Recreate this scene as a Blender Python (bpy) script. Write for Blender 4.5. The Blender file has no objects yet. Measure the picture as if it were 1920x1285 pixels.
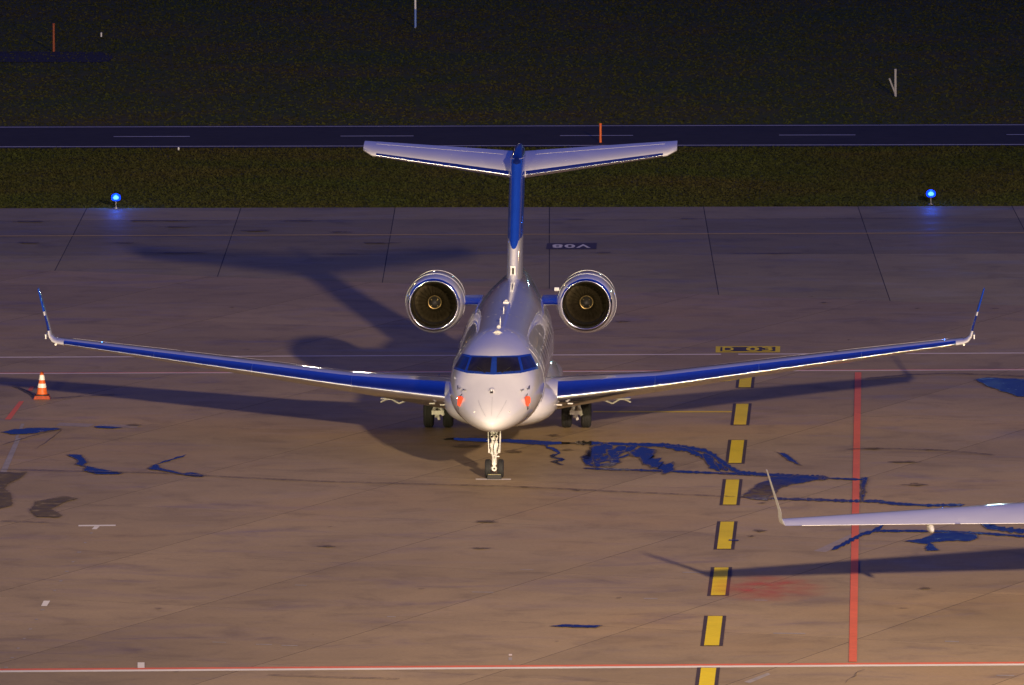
import bpy, bmesh, math, random
import numpy as np
from mathutils import Vector, Matrix
random.seed(7); np.random.seed(7)
SC = bpy.context.scene
COL = SC.collection

# ------------------------------------------------------------------ camera
F_PX, HORIZON, CX, CY, ROLL = 19200.0, -1300.0, 960.0, 642.5, 0.0026
PHI = math.atan((CY - HORIZON) / F_PX)
CAM = Vector((0.50525, -286.36039, 32.79497))
cam = bpy.data.cameras.new('camera'); cam_ob = bpy.data.objects.new('camera', cam); COL.objects.link(cam_ob)
cam.sensor_width = 36.0; cam.lens = 36.0 * F_PX / 1920.0
cam.clip_start = 1.0; cam.clip_end = 20000.0
CAM_ROT = Matrix.Rotation(math.pi / 2 - PHI, 3, 'X') @ Matrix.Rotation(-ROLL, 3, 'Z')
cam_ob.location = CAM
cam_ob.rotation_euler = CAM_ROT.to_euler()
SC.camera = cam_ob

# ------------------------------------------------------------------ dusk sky
world = bpy.data.worlds.new('World'); SC.world = world; world.use_nodes = True
wn = world.node_tree.nodes; wl = world.node_tree.links
for n in list(wn): wn.remove(n)
w_out = wn.new('ShaderNodeOutputWorld'); w_bg = wn.new('ShaderNodeBackground')
w_sky = wn.new('ShaderNodeTexSky'); w_sky.sky_type = 'NISHITA'; w_sky.sun_disc = False
w_sky.sun_elevation = math.radians(1.0); w_sky.sun_rotation = math.radians(200)
w_sky.ozone_density = 6.0; w_sky.dust_density = 1.0; w_sky.air_density = 1.0
w_mix = wn.new('ShaderNodeMix'); w_mix.data_type = 'RGBA'; w_mix.blend_type = 'MULTIPLY'; w_mix.inputs[0].default_value = 1.0
w_mix.inputs[7].default_value = (0.8, 0.45, 1.10, 1)      # tungsten white balance of the picture
wl.new(w_sky.outputs[0], w_mix.inputs[6]); wl.new(w_mix.outputs[2], w_bg.inputs[0]); wl.new(w_bg.outputs[0], w_out.inputs[0])
w_bg.inputs[1].default_value = 0.33

# ------------------------------------------------------------------ apron floodlights
def lamp(name, kind, loc, power, color, size, aim=None, cone=None, blend=1.0):
    l = bpy.data.lights.new(name, kind); l.energy = power; l.color = color
    l.shadow_soft_size = size
    o = bpy.data.objects.new(name, l); COL.objects.link(o); o.location = loc
    if aim is not None:
        o.rotation_euler = (Vector(aim) - Vector(loc)).to_track_quat('-Z', 'Y').to_euler()
    if kind == 'SPOT':
        l.spot_size = math.radians(cone); l.spot_blend = blend
    return o
lamp('floodlight', 'SPOT', (34, -155, 38), 1.5e6, (1.0, 0.76, 0.58), 1.5, (2, 14, 0), 32)
lamp('floodlight', 'SPOT', (-28, -150, 10), 4.0e5, (1.0, 0.86, 0.42), 1.0, (0, 12, 0), 34)

SC.view_settings.view_transform = 'Standard'; SC.view_settings.look = 'None'
SC.view_settings.exposure = 0.0; SC.view_settings.gamma = 1.0
SC.view_settings.use_curve_mapping = False
SC.render.engine = 'CYCLES'

# ------------------------------------------------------------------ helpers
def ground(px, py, z=0.0):
    """the point of the ground plane seen at a place of the 1920 x 1285 photograph (a survey of the apron markings)"""
    d = CAM_ROT @ Vector(((px - CX) / F_PX, -(py - CY) / F_PX, -1.0))
    t = (z - CAM.z) / d.z
    return Vector((CAM.x + d.x * t, CAM.y + d.y * t, z))

def link(o, parent=None):
    COL.objects.link(o)
    if parent is not None: o.parent = parent
    return o
def tag(o, label=None, cat=None, group=None, kind=None):
    if label: o['label'] = label
    if cat: o['category'] = cat
    if group: o['group'] = group
    if kind: o['kind'] = kind
    return o
def mesh(name, verts, faces, mat, parent=None, smooth=False, fix=True, auto=None):
    me = bpy.data.meshes.new(name); me.from_pydata([tuple(v) for v in verts], [], faces)
    if mat is not None: me.materials.append(mat)
    if fix:
        bm = bmesh.new(); bm.from_mesh(me); bmesh.ops.recalc_face_normals(bm, faces=bm.faces); bm.to_mesh(me); bm.free()
    if smooth:
        me.polygons.foreach_set('use_smooth', [True] * len(me.polygons))
        if auto: me.set_sharp_from_angle(angle=math.radians(auto))
    me.update()
    return link(bpy.data.objects.new(name, me), parent)
def empty(name, loc=(0, 0, 0), rz=0.0):
    o = bpy.data.objects.new(name, None); o.location = loc; o.rotation_euler = (0, 0, rz); o.empty_display_size = .5
    COL.objects.link(o); return o

class MB:
    """collects simple shapes for one mesh"""
    def __init__(s): s.v = []; s.f = []
    def add(s, v, f):
        k = len(s.v); s.v += [tuple(p) for p in v]; s.f += [tuple(i + k for i in q) for q in f]; return s
    def box(s, c, size, rot=None):
        v = []
        for z in (-.5, .5):
            for x, y in ((-.5, -.5), (.5, -.5), (.5, .5), (-.5, .5)):
                p = Vector((x * size[0], y * size[1], z * size[2]))
                if rot is not None: p = rot @ p
                v.append(p + Vector(c))
        return s.add(v, [(0, 3, 2, 1), (4, 5, 6, 7), (0, 1, 5, 4), (1, 2, 6, 5), (2, 3, 7, 6), (3, 0, 4, 7)])
    def tube(s, p0, p1, r0, r1=None, n=16, cap=True):
        r1 = r0 if r1 is None else r1
        p0 = Vector(p0); p1 = Vector(p1); d = (p1 - p0).normalized()
        a = d.orthogonal().normalized(); b = d.cross(a)
        v = []
        for p, r in ((p0, r0), (p1, r1)):
            for i in range(n):
                t = 2 * math.pi * i / n; v.append(p + (a * math.cos(t) + b * math.sin(t)) * r)
        f = [(i, (i + 1) % n, n + (i + 1) % n, n + i) for i in range(n)]
        if cap: f += [tuple(range(n - 1, -1, -1)), tuple(range(n, 2 * n))]
        return s.add(v, f)
    def path(s, pts, r, n=8):
        for a, b in zip(pts[:-1], pts[1:]): s.tube(a, b, r, n=n)
        return s
    def lathe(s, prof, c=(0, 0, 0), axis='Z', n=32, closed=False):
        v = []; f = []
        for (h, r) in prof:
            for i in range(n):
                t = 2 * math.pi * i / n; x, y = r * math.cos(t), r * math.sin(t)
                p = (x, y, h) if axis == 'Z' else ((x, h, y) if axis == 'Y' else (h, x, y))
                v.append((p[0] + c[0], p[1] + c[1], p[2] + c[2]))
        m = len(prof); rng = range(m if closed else m - 1)
        for j in rng:
            k = (j + 1) % m
            for i in range(n): f.append((j * n + i, j * n + (i + 1) % n, k * n + (i + 1) % n, k * n + i))
        return s.add(v, f)
    def build(s, name, mat, parent=None, smooth=False, auto=None):
        return mesh(name, s.v, s.f, mat, parent, smooth, True, auto)

def loft(rings, closed_ring=True, caps=True):
    n = len(rings[0]); v = [p for r in rings for p in r]; f = []
    for j in range(len(rings) - 1):
        for i in range(n if closed_ring else n - 1):
            k = (i + 1) % n; f.append((j * n + i, j * n + k, (j + 1) * n + k, (j + 1) * n + i))
    if caps and closed_ring:
        f.append(tuple(range(n - 1, -1, -1))); f.append(tuple((len(rings) - 1) * n + i for i in range(n)))
    return v, f

# ------------------------------------------------------------------ materials
def new_mat(name):
    m = bpy.data.materials.new(name); m.use_nodes = True
    return m, m.node_tree.nodes, m.node_tree.links, m.node_tree.nodes['Principled BSDF']
def noise_col(N, L, coord, scale, detail, stops, rough=.6, dist=0.0):
    t = N.new('ShaderNodeTexNoise'); t.inputs['Scale'].default_value = scale; t.inputs['Detail'].default_value = detail
    t.inputs['Roughness'].default_value = rough; t.inputs['Distortion'].default_value = dist
    L.new(coord, t.inputs['Vector'])
    r = N.new('ShaderNodeValToRGB')
    r.color_ramp.elements[0].position = stops[0][0]; r.color_ramp.elements[0].color = (*stops[0][1], 1)
    r.color_ramp.elements[1].position = stops[-1][0]; r.color_ramp.elements[1].color = (*stops[-1][1], 1)
    for p, c in stops[1:-1]:
        e = r.color_ramp.elements.new(p); e.color = (*c, 1)
    L.new(t.outputs['Fac'], r.inputs[0]); return r.outputs[0], t.outputs['Fac']
def mul(N, L, a, b, fac=1.0):
    m = N.new('ShaderNodeMix'); m.data_type = 'RGBA'; m.blend_type = 'MULTIPLY'; m.inputs[0].default_value = fac
    L.new(a, m.inputs[6]); L.new(b, m.inputs[7]); return m.outputs[2]
def world_pos(N): return N.new('ShaderNodeNewGeometry').outputs['Position']
def paint(name, col, rough=.3, metal=0.0, coat=0.0, spec=.5, grime=.12, scale=1.5, emis=None, power=0):
    m, N, L, P = new_mat(name)
    P.inputs['Metallic'].default_value = metal; P.inputs['Specular IOR Level'].default_value = spec
    P.inputs['Coat Weight'].default_value = coat; P.inputs['Coat Roughness'].default_value = .035; P.inputs['Coat IOR'].default_value = 1.85
    tc = N.new('ShaderNodeTexCoord').outputs['Object']
    c, f = noise_col(N, L, tc, scale, 6, [(.3, tuple(x * (1 - grime) for x in col)), (.7, tuple(min(1, x * (1 + grime * .4)) for x in col))])
    L.new(c, P.inputs['Base Color'])
    mr = N.new('ShaderNodeMapRange'); mr.inputs[3].default_value = rough * .8; mr.inputs[4].default_value = rough * 1.25
    L.new(f, mr.inputs[0]); L.new(mr.outputs[0], P.inputs['Roughness'])
    if emis:
        P.inputs['Emission Color'].default_value = (*emis, 1); P.inputs['Emission Strength'].default_value = power
    return m

WHITE = paint('white_aircraft_paint', (.74, .72, .70), .35, coat=1.0, grime=.05, spec=.15)
WHITE_GEAR = paint('white_gear_paint', (.72, .70, .64), .4, grime=.25, scale=9)
BLUE = paint('blue_livery_paint', (.012, .06, .42), .25, coat=.7, grime=.1)
DARKBLUE = paint('dark_blue_paint', (.008, .016, .09), .3, coat=.5)
METAL = paint('polished_aluminium', (.84, .85, .87), .24, metal=1.0, grime=.05, scale=3)
LIPMETAL = paint('polished_inlet_metal', (.86, .87, .88), .12, metal=1.0, grime=.04, scale=3)
DULLMETAL = paint('dull_metal', (.32, .32, .33), .38, metal=.9, grime=.25, scale=6)
FANMETAL = paint('fan_blade_titanium', (.085, .068, .035), .35, metal=.85, grime=.3, scale=8)
GOLDMETAL = paint('spinner_ring_metal', (.22, .16, .06), .3, metal=.9)
BLACK = paint('black_duct_liner', (.012, .011, .008), .6, grime=.3)
RUBBER = paint('tyre_rubber', (.018, .018, .017), .75, grime=.3, scale=12)
GLASS = paint('cockpit_glass', (.020, .017, .014), .06, spec=.30, coat=0, grime=.5, scale=3)
FRAMEMAT = paint('windshield_frame', (.03, .09, .42), .25, metal=.5, coat=.5)
ORANGE = paint('orange_plastic', (.72, .13, .012), .5, grime=.2, scale=8)
ORANGEDARK = paint('worn_orange_rubber', (.36, .05, .006), .6, grime=.35, scale=12)
REDCOVER = paint('red_fabric_cover', (.80, .085, .03), .7, grime=.15, scale=14)
REFLECT = paint('reflective_band', (.85, .80, .66), .35, grime=.15, scale=14)
POSTWHITE = paint('post_white', (.75, .75, .72), .5)
YELLOWRUB = paint('chock_edge', (.30, .27, .12), .6, grime=.3, scale=20)
BLACKRUB = paint('chock_rubber', (.02, .018, .014), .6, grime=.3, scale=20)

def concrete(name, base, warm, seed, rough=.62):
    m, N, L, P = new_mat(name)
    pos = world_pos(N)
    big, bf = noise_col(N, L, pos, .06, 5, [(.32, tuple(x * .78 for x in base)), (.52, base), (.72, tuple(x * y for x, y in zip(base, warm)))], .55)
    mid, mf = noise_col(N, L, pos, .55, 8, [(.30, (.72, .72, .74)), (.48, (.95, .95, .95)), (.75, (1.06, 1.05, 1.03))], .65, .6)
    # damp drifts lying across the drainage direction
    mp = N.new('ShaderNodeMapping'); mp.inputs['Scale'].default_value = (.22, .55, 1); mp.inputs['Location'].default_value = (seed, seed * 2.3, 0)
    L.new(pos, mp.inputs[0])
    damp, df = noise_col(N, L, mp.outputs[0], 1.0, 9, [(.56, (1, 1, 1)), (.66, (.89, .88, .87)), (.76, (.76, .75, .74))], .68, .8)
    fine, ff = noise_col(N, L, pos, 9.0, 8, [(.25, (.80, .80, .80)), (.6, (1.0, 1.0, 1.0)), (.8, (1.12, 1.10, 1.08))], .75)
    oi = N.new('ShaderNodeObjectInfo'); rr = N.new('ShaderNodeMapRange'); rr.inputs[3].default_value = .87; rr.inputs[4].default_value = 1.07
    L.new(oi.outputs['Random'], rr.inputs[0])
    sc = N.new('ShaderNodeMix'); sc.data_type = 'RGBA'; sc.blend_type = 'MULTIPLY'; sc.inputs[0].default_value = 1
    c = mul(N, L, mul(N, L, mul(N, L, big, mid), damp), fine)
    L.new(c, sc.inputs[6]); L.new(rr.outputs[0], sc.inputs[7])
    L.new(sc.outputs[2], P.inputs['Base Color'])
    ro = N.new('ShaderNodeMapRange'); ro.inputs[1].default_value = .5; ro.inputs[2].default_value = .75
    ro.inputs[3].default_value = rough; ro.inputs[4].default_value = rough * .55
    L.new(df, ro.inputs[0]); L.new(ro.outputs[0], P.inputs['Roughness'])
    P.inputs['Specular IOR Level'].default_value = .16
    b = N.new('ShaderNodeBump'); b.inputs['Strength'].default_value = .25; b.inputs['Distance'].default_value = .01
    L.new(ff, b.inputs['Height']); L.new(b.outputs[0], P.inputs['Normal'])
    return m
CONC = concrete('apron_concrete', (.46, .335, .180), (1.08, 1.0, .86), 3.0)
CONC_TAXI = concrete('taxiway_concrete', (.43, .34, .175), (1.08, 1.0, .92), 7.0)
ASPH_TAXI = concrete('taxiway_asphalt', (.33, .265, .145), (1.08, 1.0, .95), 11.0)
JOINT = paint('joint_filler', (.05, .04, .035), .8, grime=.3, scale=2)

def road_paint(name, col, wear=.35, scale=3.0, rough=.55):
    m, N, L, P = new_mat(name); pos = world_pos(N)
    a, _ = noise_col(N, L, pos, scale, 9, [(.28, tuple(x * (1 - wear) for x in col)), (.55, col), (.8, tuple(min(1, x * 1.08) for x in col))], .7)
    b, _ = noise_col(N, L, pos, .35, 4, [(.3, (.82, .82, .82)), (.7, (1, 1, 1))])
    L.new(mul(N, L, a, b), P.inputs['Base Color']); P.inputs['Roughness'].default_value = rough; P.inputs['Specular IOR Level'].default_value = .15
    return m
P_WHITE = road_paint('white_marking_paint', (1.0, .92, .76), .04)
P_FADED = road_paint('faded_marking_paint', (.46, .40, .33), .4, 5)
P_DIM = road_paint('worn_white_paint', (1.0, .85, .72), .1, 5)
P_YEL = road_paint('yellow_marking_paint', (1.0, .74, .012), .08, 5)
P_YELDIM = road_paint('worn_yellow_paint', (.75, .50, .14), .3, 5)
P_BLK = road_paint('black_marking_paint', (.10, .07, .05), .4, 4)
P_RED = road_paint('red_marking_paint', (.92, .20, .085), .12, 5)

def wet(name, col, rough, bump=.04):
    m, N, L, P = new_mat(name); pos = world_pos(N)
    c, f = noise_col(N, L, pos, 2.2, 8, [(.3, tuple(x * .6 for x in col)), (.58, col), (.74, tuple(x * 2.6 for x in col))])
    L.new(c, P.inputs['Base Color'])
    r, rf = noise_col(N, L, pos, 2.2, 8, [(.42, (rough,) * 3), (.60, (min(1, rough * 4),) * 3), (.72, (min(.7, rough * 14),) * 3)])
    L.new(r, P.inputs['Roughness']); P.inputs['Specular IOR Level'].default_value = .34 if rough < .1 else .15
    b = N.new('ShaderNodeBump'); b.inputs['Strength'].default_value = bump; b.inputs['Distance'].default_value = .01
    n = N.new('ShaderNodeTexNoise'); n.inputs['Scale'].default_value = 1.2; L.new(pos, n.inputs['Vector'])
    L.new(n.outputs['Fac'], b.inputs['Height']); L.new(b.outputs[0], P.inputs['Normal'])
    return m
WATER = wet('standing_water', (.022, .018, .016), .03)
def feather(m, soft=False):
    N, L = m.node_tree.nodes, m.node_tree.links; P = N['Principled BSDF']; P.inputs['Specular IOR Level'].default_value = .30 if not soft else .15
    at = N.new('ShaderNodeAttribute'); at.attribute_name = 'inside'
    n = N.new('ShaderNodeTexNoise'); n.inputs['Scale'].default_value = 5.0; n.inputs['Detail'].default_value = 8; n.inputs['Roughness'].default_value = .7; L.new(world_pos(N), n.inputs['Vector'])
    a = N.new('ShaderNodeMath'); a.operation = 'MULTIPLY_ADD'; a.inputs[1].default_value = 1.3 if not soft else 1.6; a.inputs[2].default_value = -.65 if not soft else -.85; L.new(n.outputs['Fac'], a.inputs[0])
    b = N.new('ShaderNodeMath'); b.operation = 'ADD'; L.new(a.outputs[0], b.inputs[0]); L.new(at.outputs['Fac'], b.inputs[1])
    def ramp(x0, x1, y0, y1):
        r = N.new('ShaderNodeMapRange'); r.interpolation_type = 'SMOOTHSTEP'
        for i, v in zip((1, 2, 3, 4), (x0, x1, y0, y1)): r.inputs[i].default_value = v
        L.new(b.outputs[0], r.inputs[0]); return r.outputs[0]
    if soft:
        L.new(ramp(.0, .75, 0, .92), P.inputs['Alpha']); return
    L.new(ramp(.02, .22, 0, 1), P.inputs['Alpha'])
    wetness = ramp(.20, .38, 0, 1)
    for sock, dry in (('Base Color', (.17, .125, .075, 1)), ('Roughness', (.6, .6, .6, 1))):
        src = P.inputs[sock].links[0].from_socket
        mx = N.new('ShaderNodeMix'); mx.data_type = 'RGBA'; mx.inputs[6].default_value = dry; L.new(wetness, mx.inputs[0]); L.new(src, mx.inputs[7]); L.new(mx.outputs[2], P.inputs[sock])
feather(WATER)
DARKCONC = wet('dark_concrete', (.16, .12, .075), .6)
OIL_OR_DARK = wet('oil_stain', (.20, .145, .09), .6)  # also colours the dark lines and the painted strip along the cone's shadow
RUBMARK = wet('rubber_mark', (.17, .13, .12), .7)
for _m in (DARKCONC, OIL_OR_DARK, RUBMARK): feather(_m, True)
PATCHMAT = road_paint('repair_mortar', (.42, .34, .28), .3, 4)

def grass_mat(name, a, b, c):
    m, N, L, P = new_mat(name); pos = world_pos(N)
    x, _ = noise_col(N, L, pos, .12, 6, [(.3, a), (.5, b), (.7, c)], .6, .5)
    y, _ = noise_col(N, L, pos, 1.6, 8, [(.3, (.72, .72, .72)), (.7, (1.15, 1.15, 1.15))], .7)
    L.new(mul(N, L, x, y), P.inputs['Base Color']); P.inputs['Roughness'].default_value = .9
    P.inputs['Specular IOR Level'].default_value = .15
    return m
GRASS = grass_mat('grass_turf', (.085, .108, .008), (.115, .115, .012), (.145, .104, .018))
BLADES = grass_mat('grass_blades', (.034, .046, .008), (.040, .043, .009), (.049, .041, .011))
ASPHALT = road_paint('service_road_asphalt', (.072, .060, .048), .3, 1.5, .8)

# ================================================================== SETTING
def sheet(name, pts, mat, z, parent, kind=None, label=None):
    """flat sheet from a closed outline of ground points"""
    me = bpy.data.meshes.new(name); bm = bmesh.new()
    vs = [bm.verts.new((p[0], p[1], z)) for p in pts]
    f = bm.faces.new(vs)
    if f.calc_area() and f.normal.z < 0: f.normal_flip()
    bm.normal_update()
    if f.normal.z < 0: f.normal_flip()
    bmesh.ops.triangulate(bm, faces=[f], ngon_method='EAR_CLIP')
    bm.to_mesh(me); bm.free(); me.materials.append(mat)
    o = link(bpy.data.objects.new(name, me), parent)
    if label: o['label'] = label
    if kind: o['kind'] = kind
    return o
def px_sheet(name, px, mat, z, parent, **k): return sheet(name, [ground(*p) for p in px], mat, z, parent, **k)

gnd = mesh('ground', [(-4000, -2500, -.3), (4000, -2500, -.3), (4000, 9000, -.3), (-4000, 9000, -.3)], [(0, 1, 2, 3)], CONC)
tag(gnd, kind='structure')

# direction of taxiway joints, service road etc.
tdir = (ground(1030, 393) - ground(1030, 540)).normalized(); tdir = -tdir if tdir.y < 0 else tdir
tx = Vector((tdir.y, -tdir.x, 0))                         # along the taxiway, to the right
T0 = ground(960, 440)                                     # a point on the taxiway centre line
def tcoord(p): d = p - T0; return d.dot(tx), d.dot(tdir)
def tp(u, v): return T0 + tx * u + tdir * v
v_grass = tcoord(ground(960, 389))[1]
v_should = tcoord(ground(960, 411))[1]
v_step = tcoord(ground(960, 478))[1]
v_r0 = tcoord(ground(960, 275.5))[1]; v_r1 = tcoord(ground(960, 236))[1]
# edge of the old slab field, slanting across
B0p = ground(105, 508); B1p = ground(1675, 565)
bdir = (B1p - B0p).normalized(); bnor = Vector((-bdir.y, bdir.x, 0))      # bnor points away (far side)
if bnor.y < 0: bnor = -bnor

def clip(poly, p0, n):
    """keep the side of the line where (p - p0).n >= 0"""
    out = []
    for i in range(len(poly)):
        a, b = poly[i], poly[(i + 1) % len(poly)]
        da, db = (a - p0).dot(n), (b - p0).dot(n)
        if da >= 0: out.append(a)
        if (da >= 0) != (db >= 0): out.append(a + (b - a) * (da / (da - db)))
    return out
def area(p):
    return abs(sum(p[i].x * p[(i + 1) % len(p)].y - p[(i + 1) % len(p)].x * p[i].y for i in range(len(p)))) / 2
def slab_mesh(name, poly, mat, z, d=.05):
    n = len(poly); b = .012
    c = sum(poly, Vector((0, 0, 0))) / n
    inner = poly
    v = [(p.x, p.y, z - d) for p in poly] + [(p.x, p.y, z - d * .5) for p in poly] + [(p.x, p.y, z) for p in inner]
    f = []
    for k in (0, n):
        for i in range(n): j = (i + 1) % n; f.append((k + i, k + j, k + n + j, k + n + i))
    f.append(tuple(2 * n + i for i in range(n)))
    me = bpy.data.meshes.new(name); me.from_pydata(v, [], f); me.materials.append(mat); me.materials.append(JOINT)
    for q in me.polygons: q.material_index = 0 if len(q.vertices) == n and all(i >= 2 * n for i in q.vertices) else 1
    bm = bmesh.new(); bm.from_mesh(me); bmesh.ops.recalc_face_normals(bm, faces=bm.faces)
    if max(bm.faces, key=lambda q: q.calc_area()).normal.z < 0: bmesh.ops.reverse_faces(bm, faces=bm.faces)
    bm.to_mesh(me); bm.free()
    return me

# --- apron slabs -----------------------------------------------------
X0, X1, Y0, Y1 = -36., 38., -66., 75.
apron = sheet('apron', [Vector((X0, Y0, 0)), Vector((X1, Y0, 0)), Vector((X1, Y1, 0)), Vector((X0, Y1, 0))], JOINT, -.006, None)
tag(apron, kind='structure')
ey = bnor; ex = bdir                                      # slab axes
SX, SY = 5.95, 9.6
org = ground(490, 1245)
GAP = .022
k = 0
for i in range(-16, 16):
    for j in range(-16, 22):
        o = org + ex * (i * SX) + ey * (j * SY)
        poly = [o + ex * GAP / 2 + ey * GAP / 2, o + ex * (SX - GAP / 2) + ey * GAP / 2, o + ex * (SX - GAP / 2) + ey * (SY - GAP / 2), o + ex * GAP / 2 + ey * (SY - GAP / 2)]
        for p0, nn in ((Vector((X0, 0, 0)), Vector((1, 0, 0))), (Vector((X1, 0, 0)), Vector((-1, 0, 0))), (Vector((0, Y0, 0)), Vector((0, 1, 0))), (B0p - bnor * .012, -bnor)):
            if poly: poly = clip(poly, p0, nn)
        if len(poly) >= 3 and area(poly) > .05:
            ob = bpy.data.objects.new('concrete_slab', slab_mesh('concrete_slab', poly, CONC, 0.0)); link(ob, apron); k += 1
# --- taxiway slabs ---------------------------------------------------
taxi = empty('taxiway'); tag(taxi, kind='structure')
base = sheet('joint_bed', [tp(-39, v_step - 40), tp(39, v_step - 40), tp(39, v_grass), tp(-39, v_grass)], JOINT, -.007, taxi)
u0 = tcoord(ground(1030, 440))[0]
dU = (tcoord(ground(1320, 393))[0] - tcoord(ground(1030, 393))[0])
for i in range(-8, 8):
    ua, ub = u0 + i * dU + .015, u0 + (i + 1) * dU - .015
    for (va, vb, mt, zz) in ((v_step - 36, v_step - .01, CONC_TAXI, 0.0), (v_step + .01, v_should - .01, ASPH_TAXI, .001), (v_should + .012, v_grass, CONC_TAXI, .004)):
        poly = [tp(ua, va), tp(ub, va), tp(ub, vb), tp(ua, vb)]
        poly = clip(poly, B0p + bnor * .012, bnor)
        if len(poly) >= 3 and area(poly) > .05:
            link(bpy.data.objects.new('concrete_slab', slab_mesh('concrete_slab', poly, mt, zz)), taxi)
# paved ground outside the slab fields, so that the apron goes on in every direction
outer = MB()
def q4(a, b, c, d, z): outer.add([(p[0], p[1], z) for p in (a, b, c, d)], [(0, 1, 2, 3)])

q4((-1500, -900), (1500, -900), (1500, Y0), (-1500, Y0), -.004)
q4((-1500, Y0), (X0, Y0), (X0, 84), (-1500, 84), -.014); q4((X1, Y0), (1500, Y0), (1500, 84), (X1, 84), -.014)
outer.build('outer_apron', CONC, None); tag(bpy.data.objects['outer_apron'], kind='structure')
ot = MB()
for sgn in (-1, 1):
    a = tp(sgn * 1500, v_step - 60); b = tp(sgn * 38.5 , v_step - 60); c = tp(sgn * 38.5, v_grass); d = tp(sgn * 1500, v_grass)
    ot.add([(p[0], p[1], -.008) for p in (a, b, c, d)], [(0, 1, 2, 3)])
ot.build('outer_taxiway', CONC_TAXI, None); tag(bpy.data.objects['outer_taxiway'], kind='structure')

# --- grass and service road ------------------------------------------
gf = MB()
for (va, vb) in ((v_grass + .02, v_r0), (v_r1, v_r1 + 6000)):
    gf.add([(*tp(-3000, va).xy, -.01), (*tp(3000, va).xy, -.01), (*tp(3000, vb).xy, -.01), (*tp(-3000, vb).xy, -.01)], [(0, 1, 2, 3)])
gfo = gf.build('grass_field', GRASS); tag(gfo, kind='structure')
rd_dir = (ground(1800, 268.5) - ground(100, 278)).normalized()
road = sheet('service_road', [tp(-2500, v_r0 - .3), tp(2500, v_r0 - .3), tp(2500, v_r1 + .3), tp(-2500, v_r1 + .3)], ASPHALT, .012, None); tag(road, kind='structure')
def strip(name, u_a, u_b, v, w, mat, z, parent, **kw):
    return sheet(name, [tp(u_a, v - w / 2), tp(u_b, v - w / 2), tp(u_b, v + w / 2), tp(u_a, v + w / 2)], mat, z, parent, **kw)
strip('edge_line', -300, 300, v_r0 + .35, .26, P_WHITE, .018, road); strip('edge_line', -300, 300, v_r1 - .35, .26, P_WHITE, .018, road)
for (a, b, y) in ((212, 355, 259), (638, 775, 258), (1050, 1187, 254.5), (1460, 1603, 251.5), (1883, 2020, 246)):
    ua, va = tcoord(ground(a, y)); ub, vb = tcoord(ground(b, y))
    strip('centre_dash', ua, ub, tcoord(ground(960, 255.5))[1], .24, P_WHITE, .018, road)

def tufts(name, n, urange, vrange, h, mat, cl=.35):
    u = np.random.uniform(*urange, n); v = np.random.uniform(*vrange, n)
    hh = np.random.uniform(h[0], h[1], n) * (1 + .9 * (np.random.rand(n) > .93))
    ang = np.random.uniform(0, np.pi, n); w = np.random.uniform(.03, .10, n)
    ce = np.array(T0)[:2][None] + u[:, None] * np.array(tx)[:2][None] + v[:, None] * np.array(tdir)[:2][None]
    dx = np.cos(ang) * w; dy = np.sin(ang) * w
    lean = np.random.normal(0, .05, (n, 2))
    V = np.zeros((n, 3, 3))
    V[:, 0, 0] = ce[:, 0] - dx; V[:, 0, 1] = ce[:, 1] - dy; V[:, 1, 0] = ce[:, 0] + dx; V[:, 1, 1] = ce[:, 1] + dy
    V[:, 2, 0] = ce[:, 0] + lean[:, 0]; V[:, 2, 1] = ce[:, 1] + lean[:, 1]; V[:, 2, 2] = hh; V[:, :2, 2] = -.01
    me = bpy.data.meshes.new(name); me.vertices.add(n * 3); me.vertices.foreach_set('co', V.reshape(-1))
    me.loops.add(n * 3); me.loops.foreach_set('vertex_index', np.arange(n * 3, dtype=np.int32))
    me.polygons.add(n); me.polygons.foreach_set('loop_start', np.arange(0, n * 3, 3, dtype=np.int32))
    try: me.polygons.foreach_set('loop_total', np.full(n, 3, dtype=np.int32))
    except Exception: pass
    me.update(calc_edges=True); me.materials.append(mat)
    o = link(bpy.data.objects.new(name, me)); return tag(o, kind='stuff')
tag(tufts('grass', 330000, (-68, 68), (v_grass + .15, v_r0 - .5), (.02, .06), BLADES), 'mown rough grass between the apron and the service road', 'grass')
tag(tufts('grass', 240000, (-84, 84), (v_r1 + .5, v_r1 + 100), (.02, .06), BLADES), 'dark mown grass beyond the service road', 'grass')
stub = px_sheet('access_path', [(-60, 97), (185, 98), (206, 102), (212, 108), (204, 116), (180, 118), (-60, 117)], ASPHALT, .014, None); tag(stub, kind='structure')

# --- painted markings on the apron -----------------------------------
def hline(name, xa, xb, p_left, p_right, w, mat, z, parent, off=0.0):
    """a straight painted line through two surveyed points"""
    a = ground(*p_left); b = ground(*p_right); d = (b - a).normalized(); n = Vector((-d.y, d.x, 0))
    def at(x):
        y = p_left[1] + (p_right[1] - p_left[1]) * (x - p_left[0]) / (p_right[0] - p_left[0]); return ground(x, y)
    A, B = at(xa) + n * off, at(xb) + n * off
    return sheet(name, [A - n * w / 2, B - n * w / 2, B + n * w / 2, A + n * w / 2], mat, z, parent)
hline('white_line', -700, 2600, (0, 1259.5), (1920, 1246.5), .34, P_WHITE, .006, apron)
hline('red_line', -700, 2600, (0, 1259.5), (1920, 1246.5), .30, P_RED, .006, apron, off=.33)
hline('white_line', -700, 2600, (0, 701), (1920, 694),   .26, P_DIM, .006, apron)
hline('red_line', -700, 2600, (0, 701), (1920, 694), .13, P_RED, .0062, apron, off=.17)
hline('white_line', -700, 1352, (0, 670.5), (1920, 662.5), .27, P_DIM, .006, apron)
hline('white_line', 1384, 2600, (0, 670.5), (1920, 662.5), .27, P_DIM, .006, apron)
hline('taxi_centre_line', -1300, 3200, (0, 443), (1920, 437), .26, P_YELDIM, .008, taxi)
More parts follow.
